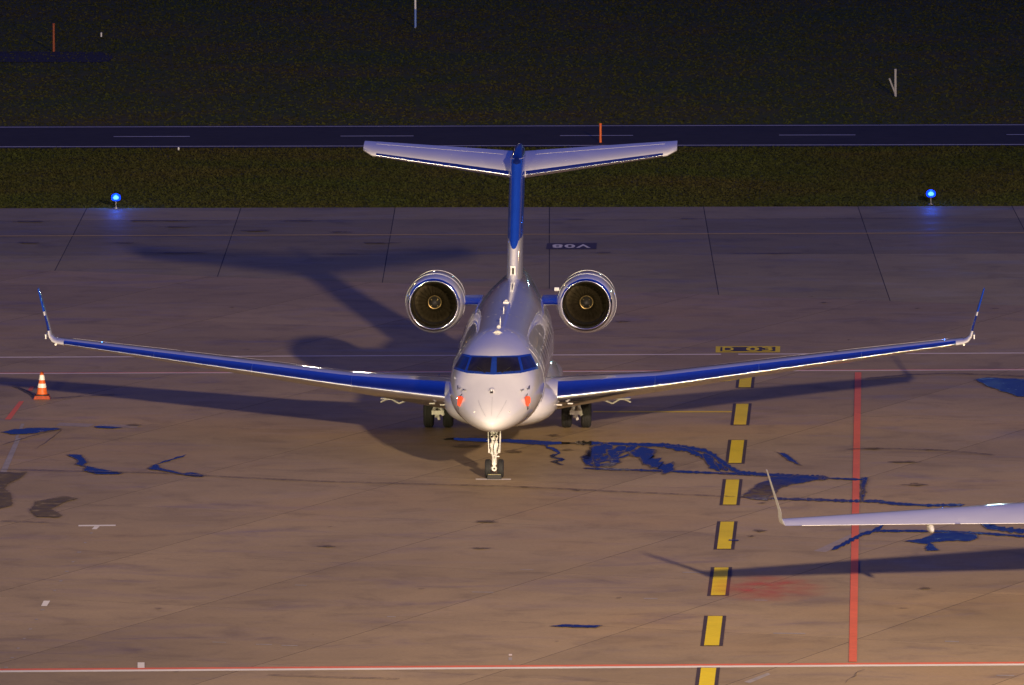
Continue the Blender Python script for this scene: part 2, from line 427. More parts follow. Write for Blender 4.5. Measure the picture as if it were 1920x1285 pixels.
hline('yellow_line', 1112, 1372, (1110, 772.5), (1372, 772.5), .30, P_YEL, .006, apron)
# yellow dashes with black surround
def dash(r0, r1):
    def xc(r): return 1398 - (r - 712) * 71 / 555.
    w0, w1 = .0112 * (r0 + 1300), .0112 * (r1 + 1300)
    s = 1.5
    px_sheet('black_surround', [(xc(r0) - w0 / 2 * s, r0 - 1), (xc(r0) + w0 / 2 * s, r0 - 1), (xc(r1) + w1 / 2 * s, r1 + 1), (xc(r1) - w1 / 2 * s, r1 + 1)], P_BLK, .006, apron)
    px_sheet('yellow_dash', [(xc(r0) - w0 / 2, r0), (xc(r0) + w0 / 2, r0), (xc(r1) + w1 / 2, r1), (xc(r1) - w1 / 2, r1)], P_YEL, .011, apron)
for r in ((697, 727), (758, 797), (826, 869), (900, 947), (979, 1030), (1065, 1117), (1156, 1211), (1253, 1310)): dash(*r)
px_sheet('red_lead_line', [(1603, 699), (1615, 699), (1606.5, 1242), (1591.5, 1242)], P_RED, .014, apron)
# stop bars
px_sheet('stop_bar', [(892, 898), (958, 898.2), (958, 900.4), (892, 900.2)], P_WHITE, .006, apron)
px_sheet('stop_bar', [(147, 985), (217, 984.4), (217, 987), (147, 987.5)], P_WHITE, .006, apron)
px_sheet('bar_stub', [(177, 987.6), (187, 987.5), (181, 993), (172, 993)], P_WHITE, .006, apron)
px_sheet('white_block_mark', [(82, 1127), (94, 1127), (88, 1137), (77, 1137)], P_WHITE, .006, apron)
px_sheet('white_block_mark', [(258, 1243), (271, 1243), (271, 1253.5), (258, 1253.5)], P_WHITE, .011, apron)
px_sheet('painted_marker', [(954, 1227), (960, 1227), (960, 1230), (954, 1230)], P_DIM, .006, apron)
px_sheet('painted_marker', [(953.5, 1233), (960, 1233), (960, 1239), (953.5, 1239)], P_FADED, .006, apron)
for i in range(15):                                       # worn guide dots
    t = i / 14.; x = 172 - 160 * t; y = 1000 + 252 * t
    if abs(y - 1131) < 9: continue
    w = random.uniform(2.2, 4.2)
    px_sheet('worn_guide_dot', [(x - w, y - 1), (x + w, y - 1), (x + w - 1.5, y + 1), (x - w - 1.5, y + 1)], P_FADED, .006, apron)
for (a, b, c, d) in ((553, 1097, 22, 1.2), (885, 1110, 40, 1.3), (480, 1208, 30, 1.4), (528, 1210, 30, 1.4), (1207, 1122, 26, 1.6), (1415, 1125, 24, 1.8), (1450, 1187, 60, 2.0), (1772, 1202, 26, 2.2), (1868, 1266, 34, 2), (398, 1204, 26, 1.2), (975, 1068, 26, 1.2), (1280, 1073, 40, 1.4), (726, 1156, 16, 1.5)):
    px_sheet('paint_scratch', [(a, b), (a + c, b + .6), (a + c, b + .6 + d), (a, b + d)], P_FADED, .006, apron)
px_sheet('faded_stripe', [(40, 795), (46, 795), (34, 822), (28, 822)], P_FADED, .006, apron)
px_sheet('faded_stripe', [(30, 822), (39, 822), (12, 886), (0, 886)], P_FADED, .006, apron)
px_sheet('faded_stripe', [(1525, 1034), (1548, 1036), (1640, 992), (1618, 992)], PATCHMAT, .006, apron)
px_sheet('faded_stripe', [(1395, 1279), (1440, 1262), (1445, 1265), (1405, 1282)], P_FADED, .006, apron)
# worn red guide marks beside the cone
px_sheet('red_guide_mark', [(36, 753), (45, 753), (20, 787), (9, 787)], P_RED, .006, apron)
px_sheet('red_guide_mark', [(57, 725), (65, 725), (60, 733), (51, 734)], P_RED, .006, apron)
px_sheet('repair_strip', [(112, 793), (180, 795.5), (165, 801.5), (105, 799)], PATCHMAT, .006, apron)
px_sheet('repair_strip', [(186, 796), (262, 797.5), (257, 803), (178, 801.5)], PATCHMAT, .006, apron)

def letters(txt, name, cx, cy, wpx, hpx, mat, z, parent, flip=False):
    cu = bpy.data.curves.new('letters', 'FONT'); cu.body = txt; cu.align_x = 'CENTER'; cu.align_y = 'CENTER'; cu.offset = .03; cu.space_character = 1.15
    tmp = bpy.data.objects.new('letters', cu); COL.objects.link(tmp)
    dg = bpy.context.evaluated_depsgraph_get(); me = bpy.data.meshes.new_from_object(tmp.evaluated_get(dg))
    COL.objects.unlink(tmp); bpy.data.objects.remove(tmp)
    co = [v.co.copy() for v in me.vertices]
    x0, x1 = min(c.x for c in co), max(c.x for c in co); y0, y1 = min(c.y for c in co), max(c.y for c in co)
    for v, c in zip(me.vertices, co):
        a = (c.x - (x0 + x1) / 2) / (x1 - x0); b = (c.y - (y0 + y1) / 2) / (y1 - y0)
        if flip: a, b = -a, -b
        p = ground(cx + a * wpx, cy - b * hpx); v.co = (p.x, p.y, z)
    me.materials.clear(); me.materials.append(mat)
    return link(bpy.data.objects.new(name, me), parent)
px_sheet('black_panel', [(1026, 456.5), (1119, 456.3), (1118, 468), (1024, 468)], P_BLK, .008, taxi)
letters('V08', 'painted_letters', 1071.5, 462.3, 72, 6.6, P_WHITE, .013, taxi, flip=True)
px_sheet('yellow_panel', [(1342, 650), (1463, 649.6), (1462.5, 661), (1341.5, 661.4)], P_YEL, .006, apron)
px_sheet('black_panel', [(1351, 651.6), (1454, 651.3), (1453.5, 659.3), (1350.5, 659.6)], P_BLK, .011, apron)
letters('D', 'painted_letters', 1365, 655.5, 21, 7.4, P_YEL, .016, apron)
letters('03', 'painted_letters', 1424, 655.4, 50, 7.4, P_YEL, .016, apron)

# --- puddles, dark patches and stains ----------------------------------------
ZP = [.016]
def rough_outline(px, amp, step):
    out = []
    n = len(px)
    for i in range(n):
        a, b = px[i], px[(i + 1) % n]; L = math.hypot(b[0] - a[0], b[1] - a[1]); m = max(1, int(L / step))
        for k in range(m):
            t = k / m; j = 0 if k == 0 else 1
            out.append((a[0] + (b[0] - a[0]) * t + random.uniform(-1, 1) * amp * 2.4 * j, a[1] + (b[1] - a[1]) * t + random.uniform(-1, 1) * amp * .55 * j))
    return out
def blob(name, px, mat, amp=1.4, step=7, z=None, **k):
    ZP[0] += .0003
    zz = ZP[0] if z is None else z
    P_ = np.array(rough_outline(px, amp, step)) / np.array([6.0, 1.0])
    Q_ = np.roll(P_, -1, axis=0); lo, hi = P_.min(0), P_.max(0); big = (hi[1] - lo[1]) > 7
    cx_, cy_ = (.5, .6) if big else (.22, .3)
    nx = max(6, int((hi[0] - lo[0]) / cx_)) + 1; ny = max(6, int((hi[1] - lo[1]) / cy_)) + 1
    X, Y = np.meshgrid(np.linspace(lo[0], hi[0], nx), np.linspace(lo[1], hi[1], ny)); pt = np.stack([X.ravel(), Y.ravel()], 1)
    ab = Q_ - P_; ap = pt[:, None] - P_[None]
    t = np.clip((ap * ab[None]).sum(2) / np.maximum((ab * ab).sum(1), 1e-9)[None], 0, 1)
    d = np.sqrt(((ap - t[..., None] * ab[None]) ** 2).sum(2)).min(1)
    cond = (P_[None, :, 1] > pt[:, None, 1]) != (Q_[None, :, 1] > pt[:, None, 1])
    xi = P_[None, :, 0] + (pt[:, None, 1] - P_[None, :, 1]) * ab[None, :, 0] / np.where(np.abs(ab[:, 1]) < 1e-9, 1e-9, ab[:, 1])[None]
    ins = ((cond & (pt[:, None, 0] < xi)).sum(1) % 2) == 1
    val = np.where(ins, np.clip(d / (1.5 if big else .8), 0, 1), 0.0)
    v = [ground(p[0] * 6.0, p[1]) for p in pt]; v = [(q.x, q.y, zz) for q in v]; f = []
    for j in range(ny - 1):
        for i in range(nx - 1):
            k0 = j * nx + i; q = (k0, k0 + nx, k0 + nx + 1, k0 + 1)
            if any(ins[w] for w in q): f.append(q)
    me = bpy.data.meshes.new(name); me.from_pydata(v, [], f); me.materials.append(mat)
    at = me.attributes.new('inside', 'FLOAT', 'POINT'); at.data.foreach_set('value', val.astype(np.float32))
    if f and me.polygons[0].normal.z < 0: me.flip_normals()
    return link(bpy.data.objects.new(name, me), apron)
def stream(name, pts, w, mat, amp=.5):
    """a wandering ribbon of water along the slab edges"""
    top, bot = [], []
    dense = []
    for a, b in zip(pts[:-1], pts[1:]):
        m = max(2, int(math.hypot(b[0] - a[0], b[1] - a[1]) / 4.5))
        for k in range(m): t = k / m; dense.append((a[0] + (b[0] - a[0]) * t, a[1] + (b[1] - a[1]) * t))
    dense.append(pts[-1]); N = len(dense)
    for i, (x, y) in enumerate(dense):
        a = dense[max(0, i - 1)]; b = dense[min(N - 1, i + 1)]
        dx, dy = b[0] - a[0], b[1] - a[1]; L = math.hypot(dx, dy) or 1
        taper = min(1, .25 + min(i, N - 1 - i) / 3.0)
        ww = w * (1.25 if mat is WATER else 1) * taper * random.uniform(.55, 1.35) / 2
        nx, ny = -dy / L * 2.2, dx / L
        jx = random.uniform(-1, 1) * amp * 2
        top.append((x + nx * ww + jx, y + ny * ww)); bot.append((x - nx * ww + jx, y - ny * ww))
    ZP[0] += .0003
    v = []; f = []; val = []
    for a, b in zip(top, bot):
        p = ground(*a); q = ground(*b); m_ = (p + q) / 2
        v += [(p.x, p.y, ZP[0]), (m_.x, m_.y, ZP[0]), (q.x, q.y, ZP[0])]; val += [.12, .95, .12]
    val[:3] = [0, 0, 0]; val[-3:] = [0, 0, 0]
    for i in range(N - 1):
        for k in (0, 1): f.append((3 * i + k, 3 * i + k + 1, 3 * i + k + 4, 3 * i + k + 3))
    me = bpy.data.meshes.new(name); me.from_pydata(v, [], f); me.materials.append(mat)
    bm = bmesh.new(); bm.from_mesh(me); bm.normal_update()
    for fa in bm.faces:
        if fa.normal.z < 0: fa.normal_flip()
    bm.to_mesh(me); bm.free()
    at = me.attributes.new('inside', 'FLOAT', 'POINT'); at.data.foreach_set('value', val)
    return link(bpy.data.objects.new(name, me), apron)
blob('puddle', [(820, 824), (845, 822), (900, 822.5), (1000, 826), (1062, 830), (1100, 832), (1062, 834), (1020, 836.5), (960, 832), (900, 830), (860, 828)], WATER)
stream('puddle', [(1015, 833), (1028, 840), (1052, 851), (1032, 856), (1055, 863), (1036, 867), (1054, 873)], 3.2, WATER, 2)
stream('puddle', [(1075, 831), (1130, 833), (1200, 835), (1262, 836.5), (1322, 846), (1342, 858), (1362, 874), (1384, 886), (1405, 889)], 6, WATER)
stream('puddle', [(1093, 879), (1160, 881.5), (1235, 884), (1300, 886.5), (1390, 890), (1450, 893), (1560, 898)], 3.6, WATER)
stream('puddle', [(1096, 874), (1108, 858), (1124, 846), (1150, 837)], 15, WATER, 1.2)
stream('puddle', [(1112, 876), (1130, 862), (1160, 850), (1196, 838)], 7, WATER, 1)
stream('puddle', [(1140, 877), (1152, 866), (1150, 848), (1175, 838)], 9, WATER, 1)
stream('puddle', [(1100, 868), (1132, 866), (1168, 858), (1192, 848)], 3, WATER, 1)
stream('puddle', [(1205, 838), (1208, 852), (1212, 862), (1232, 872), (1262, 884)], 17, WATER, 2)
stream('puddle', [(1245, 838), (1288, 845), (1322, 858), (1344, 872), (1366, 885)], 6, WATER, 1)
stream('puddle', [(1320, 850), (1330, 864), (1338, 876), (1352, 886)], 7, WATER, 1)
stream('puddle', [(1100, 873), (1122, 874), (1158, 872)], 5, WATER, 1)
blob('puddle', [(1450, 848), (1474, 851), (1484, 858), (1494, 866), (1507, 875), (1490, 871), (1476, 865), (1464, 856)], WATER)
stream('puddle', [(1375, 886), (1410, 889), (1440, 892), (1500, 894), (1556, 898)], 6, WATER)
blob('puddle', [(1384, 934), (1402, 924), (1414, 915), (1424, 906), (1440, 902), (1442, 896), (1500, 893), (1560, 897), (1526, 903), (1500, 908), (1470, 914), (1458, 924), (1444, 932), (1440, 941), (1412, 938)], WATER, 1.6, 6)
stream('puddle', [(1440, 936), (1520, 938), (1600, 941), (1642, 941), (1680, 946), (1740, 949), (1810, 948)], 4.5, WATER)
blob('puddle', [(1615, 897), (1630, 896), (1626, 908), (1625, 925), (1620, 943), (1612, 943)], WATER, 1)
stream('puddle', [(1552, 898), (1600, 900), (1622, 901)], 3, WATER)
stream('puddle', [(1558, 1033), (1585, 1020), (1618, 1003), (1642, 996), (1662, 982)], 5, WATER, 1)
stream('puddle', [(1640, 997), (1700, 997), (1780, 998), (1850, 1002), (1930, 1008)], 3.6, WATER)
blob('puddle', [(1692, 1016), (1726, 1012), (1750, 1001), (1790, 999), (1832, 1003), (1836, 1010), (1820, 1016), (1780, 1016), (1745, 1019), (1755, 1027), (1765, 1034), (1735, 1034), (1738, 1022), (1720, 1020)], WATER, 1.5, 6)
stream('puddle', [(1845, 975), (1852, 988), (1880, 994), (1930, 999)], 8, WATER, 2)
blob('puddle', [(1826, 712), (1850, 709), (1890, 711), (1960, 713), (1960, 748), (1905, 745), (1888, 738), (1868, 731), (1850, 726)], WATER, 1.2, 9)
blob('puddle', [(122, 853), (152, 854), (160, 862), (166, 868), (158, 874), (190, 881), (232, 888), (224, 891), (180, 891), (154, 884), (160, 877), (140, 872), (146, 866)], WATER, 1, 6)
stream('puddle', [(352, 854), (325, 862), (296, 871)], 2.2, WATER, 1)
blob('puddle', [(275, 880), (286, 873), (297, 871), (302, 879), (328, 885), (345, 889), (358, 887), (384, 892), (382, 896), (350, 894), (322, 888), (300, 884)], WATER, .8, 6)
blob('puddle', [(2, 812), (26, 806), (62, 804), (108, 804), (118, 806), (86, 811), (50, 816), (18, 816)], WATER, 1)
blob('puddle', [(174, 801), (192, 800), (232, 803), (212, 805), (182, 804)], WATER, .5)
blob('puddle', [(1030, 1176), (1060, 1172), (1100, 1174), (1130, 1174.5), (1118, 1179), (1070, 1178)], WATER, .7)
blob('puddle', [(1366, 1013), (1386, 1014), (1386, 1016), (1366, 1016)], WATER, .5)
for px in ([(0, 886), (56, 886), (42, 898), (26, 905), (12, 918), (24, 928), (27, 950), (0, 957), (-40, 956), (-40, 886)],
           [(52, 958), (62, 942), (110, 932), (152, 935), (126, 943), (100, 956), (120, 968), (112, 973), (66, 971)]):
    blob('dark_patch', px, DARKCONC, 1.5, 8)  # darker soft-edged patches on the slabs
def ell(cx, cy, rx, ry, mat, name='oil_stain'):
    n = 26; blob(name, [(cx + rx * .8 * math.cos(2 * math.pi * i / n) * random.choice((.45, .8, 1.0, 1.25)) * random.uniform(.8, 1.15), cy + ry * .75 * math.sin(2 * math.pi * i / n) * random.uniform(.6, 1.2)) for i in range(n)], mat, .25, 50)
for e in ((1038, 818, 18, 4), (962, 848, 24, 6), (1065, 845, 16, 3), (1425, 997, 18, 4), (1410, 1007, 14, 2.5), (1734, 1105, 20, 3), (1716, 910, 34, 4), (1692, 1142, 16, 1.6), (870, 838, 40, 4), (985, 915, 20, 2),
          (1082, 921, 10, 2.4), (435, 578, 9, 1.4), (1545, 569, 18, 1.4), (1523, 558, 10, 1), (1168, 604, 26, 2), (1720, 580, 20, 1.2), (1865, 580, 16, 1.2), (1592, 639, 10, 1.4), (915, 980, 30, 3), (900, 1030, 34, 2.4), (615, 1026, 26, 2.6),
          (1430, 945, 16, 2), (1640, 843, 30, 2.5), (1742, 845, 26, 2), (1700, 868, 50, 2.5), (350, 662, 12, 1), (465, 657, 12, 1), (791, 1106, 10, 1.3), (588, 1192, 6, 1.4), (300, 1143, 14, 1.4), (330, 1262, 14, 1.4), (620, 990, 12, 1.2), (1045, 1205, 6, 1.2), (1160, 1123, 20, 1.6), (250, 799, 22, 2.4)):
    ell(*e, OIL_OR_DARK)
for e in ((300, 415.5, 180, 1.6), (60, 417, 70, 2), (560, 415.5, 90, 1.4), (330, 427, 60, 2), (480, 434, 50, 2.2), (640, 437, 50, 1.6), (235, 457, 60, 1.6), (700, 457, 60, 2), (50, 457, 40, 2), (330, 476, 90, 1.6), (640, 478, 60, 1.2), (1080, 413, 50, 1.2), (1290, 412, 46, 1.4), (1640, 411, 190, 1.0), (1130, 476, 50, 1.2), (1450, 477, 120, 1)):
    ell(*e, RUBMARK, 'rubber_mark')
stream('crack_or_dark_line', [(500, 1268), (560, 1270), (640, 1273), (700, 1274), (752, 1276)], 1.4, OIL_OR_DARK, .8)
stream('crack_or_dark_line', [(0, 882), (160, 886), (300, 889), (440, 897), (520, 901), (612, 905), (760, 909), (980, 915), (1120, 922), (1380, 934)], 1.3, OIL_OR_DARK, .6)
stream('crack_or_dark_line', [(1620, 712), (1700, 705), (1780, 702), (1860, 705), (1930, 708)], 1.6, OIL_OR_DARK, .6)  # here only a thin dark line across the slabs
stream('crack_or_dark_line', [(1585, 1285), (1588, 1278), (1604, 1270), (1608, 1262), (1624, 1258)], 1.6, OIL_OR_DARK, .6)
stream('crack_or_dark_line', [(1586, 845), (1640, 843), (1700, 844), (1780, 847), (1870, 856)], 1.3, OIL_OR_DARK, .6)
stream('crack_or_dark_line', [(0, 979), (60, 981), (95, 982)], 1.6, OIL_OR_DARK, .6)
stream('crack_or_dark_line', [(20, 724), (52, 736), (68, 748)], 2.4, OIL_OR_DARK, .6)  # dark strip painted along the cone's cast shadow
stream('crack_or_dark_line', [(90, 750), (150, 745), (220, 742)], 1.2, OIL_OR_DARK, .6)
stream('crack_or_dark_line', [(0, 838), (60, 820), (118, 806)], 1.4, OIL_OR_DARK, .6); stream('crack_or_dark_line', [(68, 844), (90, 830), (118, 807)], 1.4, OIL_OR_DARK, .6)

# soft red glow on the concrete, painted in as a see-through red sheet
def red_glow():
    m, N, L, P = new_mat('painted_red_glow'); m.blend_method = 'HASHED' if hasattr(m, 'blend_method') else None
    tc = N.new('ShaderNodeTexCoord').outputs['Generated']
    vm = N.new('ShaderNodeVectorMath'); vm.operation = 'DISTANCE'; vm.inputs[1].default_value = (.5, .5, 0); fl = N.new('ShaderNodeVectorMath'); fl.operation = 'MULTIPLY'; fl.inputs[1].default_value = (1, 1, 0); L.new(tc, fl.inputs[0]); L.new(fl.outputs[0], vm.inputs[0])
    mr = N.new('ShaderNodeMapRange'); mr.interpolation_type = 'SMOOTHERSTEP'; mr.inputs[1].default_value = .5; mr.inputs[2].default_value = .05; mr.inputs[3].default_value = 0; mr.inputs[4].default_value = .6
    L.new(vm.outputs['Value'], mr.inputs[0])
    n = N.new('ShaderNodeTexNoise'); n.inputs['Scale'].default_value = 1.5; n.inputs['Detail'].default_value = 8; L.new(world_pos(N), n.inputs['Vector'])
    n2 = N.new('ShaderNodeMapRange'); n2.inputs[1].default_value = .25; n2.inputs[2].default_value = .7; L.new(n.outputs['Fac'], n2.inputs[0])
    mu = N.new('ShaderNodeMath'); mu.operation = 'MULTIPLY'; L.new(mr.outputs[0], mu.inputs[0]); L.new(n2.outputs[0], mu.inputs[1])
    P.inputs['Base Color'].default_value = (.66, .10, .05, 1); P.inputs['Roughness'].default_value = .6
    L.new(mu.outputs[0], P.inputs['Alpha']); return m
px_sheet('red_glow_patch', [(1330, 1085), (1440, 1070), (1560, 1085), (1590, 1105), (1500, 1130), (1400, 1138), (1330, 1125), (1290, 1105)], red_glow(), .0155, apron)

# ================================================================== THE JETS
def pchip(xs,ys):
    n=len(xs); h=[xs[i+1]-xs[i] for i in range(n-1)]; d=[(ys[i+1]-ys[i])/h[i] for i in range(n-1)]
    m=[0.0]*n; m[0]=d[0]; m[-1]=d[-1]
    for i in range(1,n-1):
        if d[i-1]*d[i]>0:
            w1=2*h[i]+h[i-1]; w2=h[i]+2*h[i-1]; m[i]=(w1+w2)/(w1/d[i-1]+w2/d[i])
    def f(x):
        x=min(max(x,xs[0]),xs[-1]); i=0
        while i<n-2 and x>xs[i+1]: i+=1
        t=(x-xs[i])/h[i]
        return (ys[i]*(1+2*t)*(1-t)**2+h[i]*m[i]*t*(1-t)**2+ys[i+1]*t*t*(3-2*t)+h[i]*m[i+1]*t*t*(t-1))
    return f
B0=-2.70
_S=lambda b: math.sqrt(max(b-B0,0.0))
def _tab(rows):
    return pchip([_S(r[0]) for r in rows],[r[1] for r in rows])
F_TOP=_tab([(-2.7,1.80),(-2.55,2.02),(-2.1,2.30),(-1.4,2.62),(-.8,2.88),(-.2,3.17),(.35,3.39),(1.2,3.57),(2.4,3.70),(3.6,3.775),(4.6,3.80),(18,3.80),(22,3.70),(26,3.5),(28,3.35)])
F_BOT=_tab([(-2.7,1.80),(-2.55,1.62),(-2.1,1.52),(-1.4,1.46),(-.5,1.41),(1,1.25),(2.5,1.10),(4,1.0),(16,.98),(19,1.3),(23,2.1),(28,3.05)])
F_HW=_tab([(-2.7,0.0),(-2.55,.27),(-2.1,.56),(-1.4,.83),(-.6,1.05),(.3,1.21),(1.2,1.29),(2.4,1.34),(4,1.35),(14,1.35),(17,1.24),(20,1.0),(24,.6),(28,.15)])
F_ZC=_tab([(-2.7,1.80),(-1.4,2.0),(0,2.25),(3,2.34),(17,2.4),(28,3.2)])
def fus(b,th):
    """point on the fuselage skin; th measured from starboard-of-picture (+x) up"""
    c,s=math.cos(th),math.sin(th); zc=F_ZC(_S(b))
    h=(F_TOP(_S(b))-zc) if s>0 else (zc-F_BOT(_S(b)))
    return (F_HW(_S(b))*c, b, zc+h*s)

FRAME_A = [[(0.368,1.56),(0.402,1.45),(0.473,1.34),(0.589,1.232),(0.759,1.124),(1.003,1.017)],[(0.084,1.552),(0.113,1.436),(0.172,1.321),(0.269,1.206),(0.422,1.092),(0.646,0.978)],[(-0.156,1.546),(-0.125,1.423),(-0.067,1.301),(0.022,1.18),(0.15,1.058),(0.345,0.937)],[(-0.386,1.539),(-0.354,1.409),(-0.294,1.279),(-0.202,1.151),(-0.074,1.023),(0.103,0.895)],[(-0.601,1.532),(-0.565,1.393),(-0.504,1.256),(-0.413,1.119),(-0.284,0.983),(-0.104,0.847)]]
FRAME_B = [[(1.003,1.017),(1.237,0.955),(1.52,0.894),(1.859,0.832),(2.278,0.769)],[(0.646,0.978),(0.887,0.907),(1.195,0.837),(1.585,0.766),(2.074,0.695)],[(0.345,0.937),(0.594,0.856),(0.92,0.776),(1.358,0.696),(1.931,0.616)],[(0.103,0.895),(0.345,0.801),(0.692,0.711),(1.175,0.622),(1.853,0.531)],[(-0.104,0.847),(0.14,0.742),(0.502,0.64),(1.041,0.541),(1.85,0.44)]]
PANE_A = [[(0.263,1.513),(0.307,1.395),(0.397,1.277),(0.539,1.159),(0.751,1.043)],[(-0.012,1.505),(0.032,1.376),(0.113,1.247),(0.241,1.119),(0.449,0.992)],[(-0.264,1.496),(-0.211,1.355),(-0.122,1.216),(0.008,1.077),(0.199,0.938)],[(-0.498,1.486),(-0.441,1.333),(-0.347,1.181),(-0.205,1.03),(-0.003,0.88)]]
PANE_B = [[(0.898,0.968),(1.087,0.921),(1.311,0.873),(1.568,0.826),(1.866,0.78)],[(0.609,0.916),(0.816,0.862),(1.066,0.808),(1.372,0.754),(1.734,0.701)],[(0.362,0.86),(0.588,0.799),(0.866,0.738),(1.219,0.677),(1.658,0.617)],[(0.159,0.801),(0.395,0.731),(0.706,0.663),(1.11,0.596),(1.644,0.527)]]

def fuselage(parent, mat):
    bs = [B0 + .0004, B0 + .01, B0 + .03, B0 + .07, B0 + .13] + [B0 + .2 + i * .1 for i in range(45)] + [2.2 + i * .4 for i in range(65)]
    bs = [b for b in bs if b <= 28.0]
    n = 72; rings = [[fus(b, 2 * math.pi * i / n) for i in range(n)] for b in bs]
    v, f = loft(rings)
    return mesh('fuselage', v, f, mat, parent, True, True, 40)
def skin_patch(name, grid, mat, parent, out, inn=-.02, mirror=False):
    """a closed shell following the fuselage skin; grid of (b, theta)"""
    R, Cn = len(grid), len(grid[0]); v = []
    for lay in (out, inn):
        for row in grid:
            for b, t in row:
                p = Vector(fus(b, t)); e = .01
                a = Vector(fus(b + e, t)) - p; c = Vector(fus(b, t + e)) - p; nn = a.cross(c).normalized()
                if nn.dot(Vector((p.x, -.2 if b < 2 else 0, p.z - F_ZC(_S(b))))) < 0: nn = -nn
                p = p + nn * lay
                v.append((-p.x if mirror else p.x, p.y, p.z))
    f = []; m = R * Cn
    for j in range(R - 1):
        for i in range(Cn - 1):
            a = j * Cn + i; q = (a, a + 1, a + Cn + 1, a + Cn); f.append(q); f.append(tuple(k + m for k in reversed(q)))
    edge = [i for i in range(Cn)] + [j * Cn + Cn - 1 for j in range(1, R)] + [(R - 1) * Cn + i for i in range(Cn - 2, -1, -1)] + [j * Cn for j in range(R - 2, 0, -1)]
    for a, b in zip(edge, edge[1:] + edge[:1]): f.append((a, b, b + m, a + m))
    return mesh(name, v, f, mat, parent, True, True, 35)
def rect_grid(b0, b1, t0, t1, nu=6, nv=6, rnd=.0):
    g = []
    for j in range(nv + 1):
        row = []
        for i in range(nu + 1):
            u, w = i / nu * 2 - 1, j / nv * 2 - 1
            if rnd:
                uu = u * math.sqrt(1 - w * w * rnd); ww = w * math.sqrt(1 - u * u * rnd); u, w = uu, ww
            row.append(((b0 + b1) / 2 + u * (b1 - b0) / 2, (t0 + t1) / 2 + w * (t1 - t0) / 2))
        g.append(row)
    return g

def naca(u, t): return 5 * t * (.2969 * math.sqrt(u) - .1260 * u - .3516 * u * u + .2843 * u ** 3 - .1036 * u ** 4)
US = [0, .002, .008, .02, .04, .07, .11, .16, .24, .34, .46, .58, .70, .82, .92, 1.0]
def section(le, chord, t, twist=0.0, cam=.003, offs=0.0, u_up=None, u_lo=None, droop=.0):
    """closed airfoil ring in the y-z plane starting at upper trailing edge"""
    up = u_up or US; lo = u_lo or US; ring = []
    def pt(u, s):
        y = u * chord; z = (s * naca(u, t) + cam * 4 * u * (1 - u) - droop * max(0, (.16 - u)) ** 1.0) * chord
        if offs:
            e = 1e-3; u2 = u + e; z2 = (s * naca(u2, t) + cam * 4 * u2 * (1 - u2) - droop * max(0, (.16 - u2))) * chord
            d = Vector((0, e * chord, z2 - z)).normalized(); nv = Vector((0, -d.z, d.y)) * s
            if u == 0: nv = Vector((0, -1, 0))
            y += nv.y * offs; z += nv.z * offs
        c, sn = math.cos(twist), math.sin(twist)
        return (le[0], le[1] + y * c + z * sn * 0, le[2] + z * c - (y - .0) * sn)
    for u in reversed(up): ring.append(pt(u, 1))
    for u in lo[1:]: ring.append(pt(u, -1))
    return ring

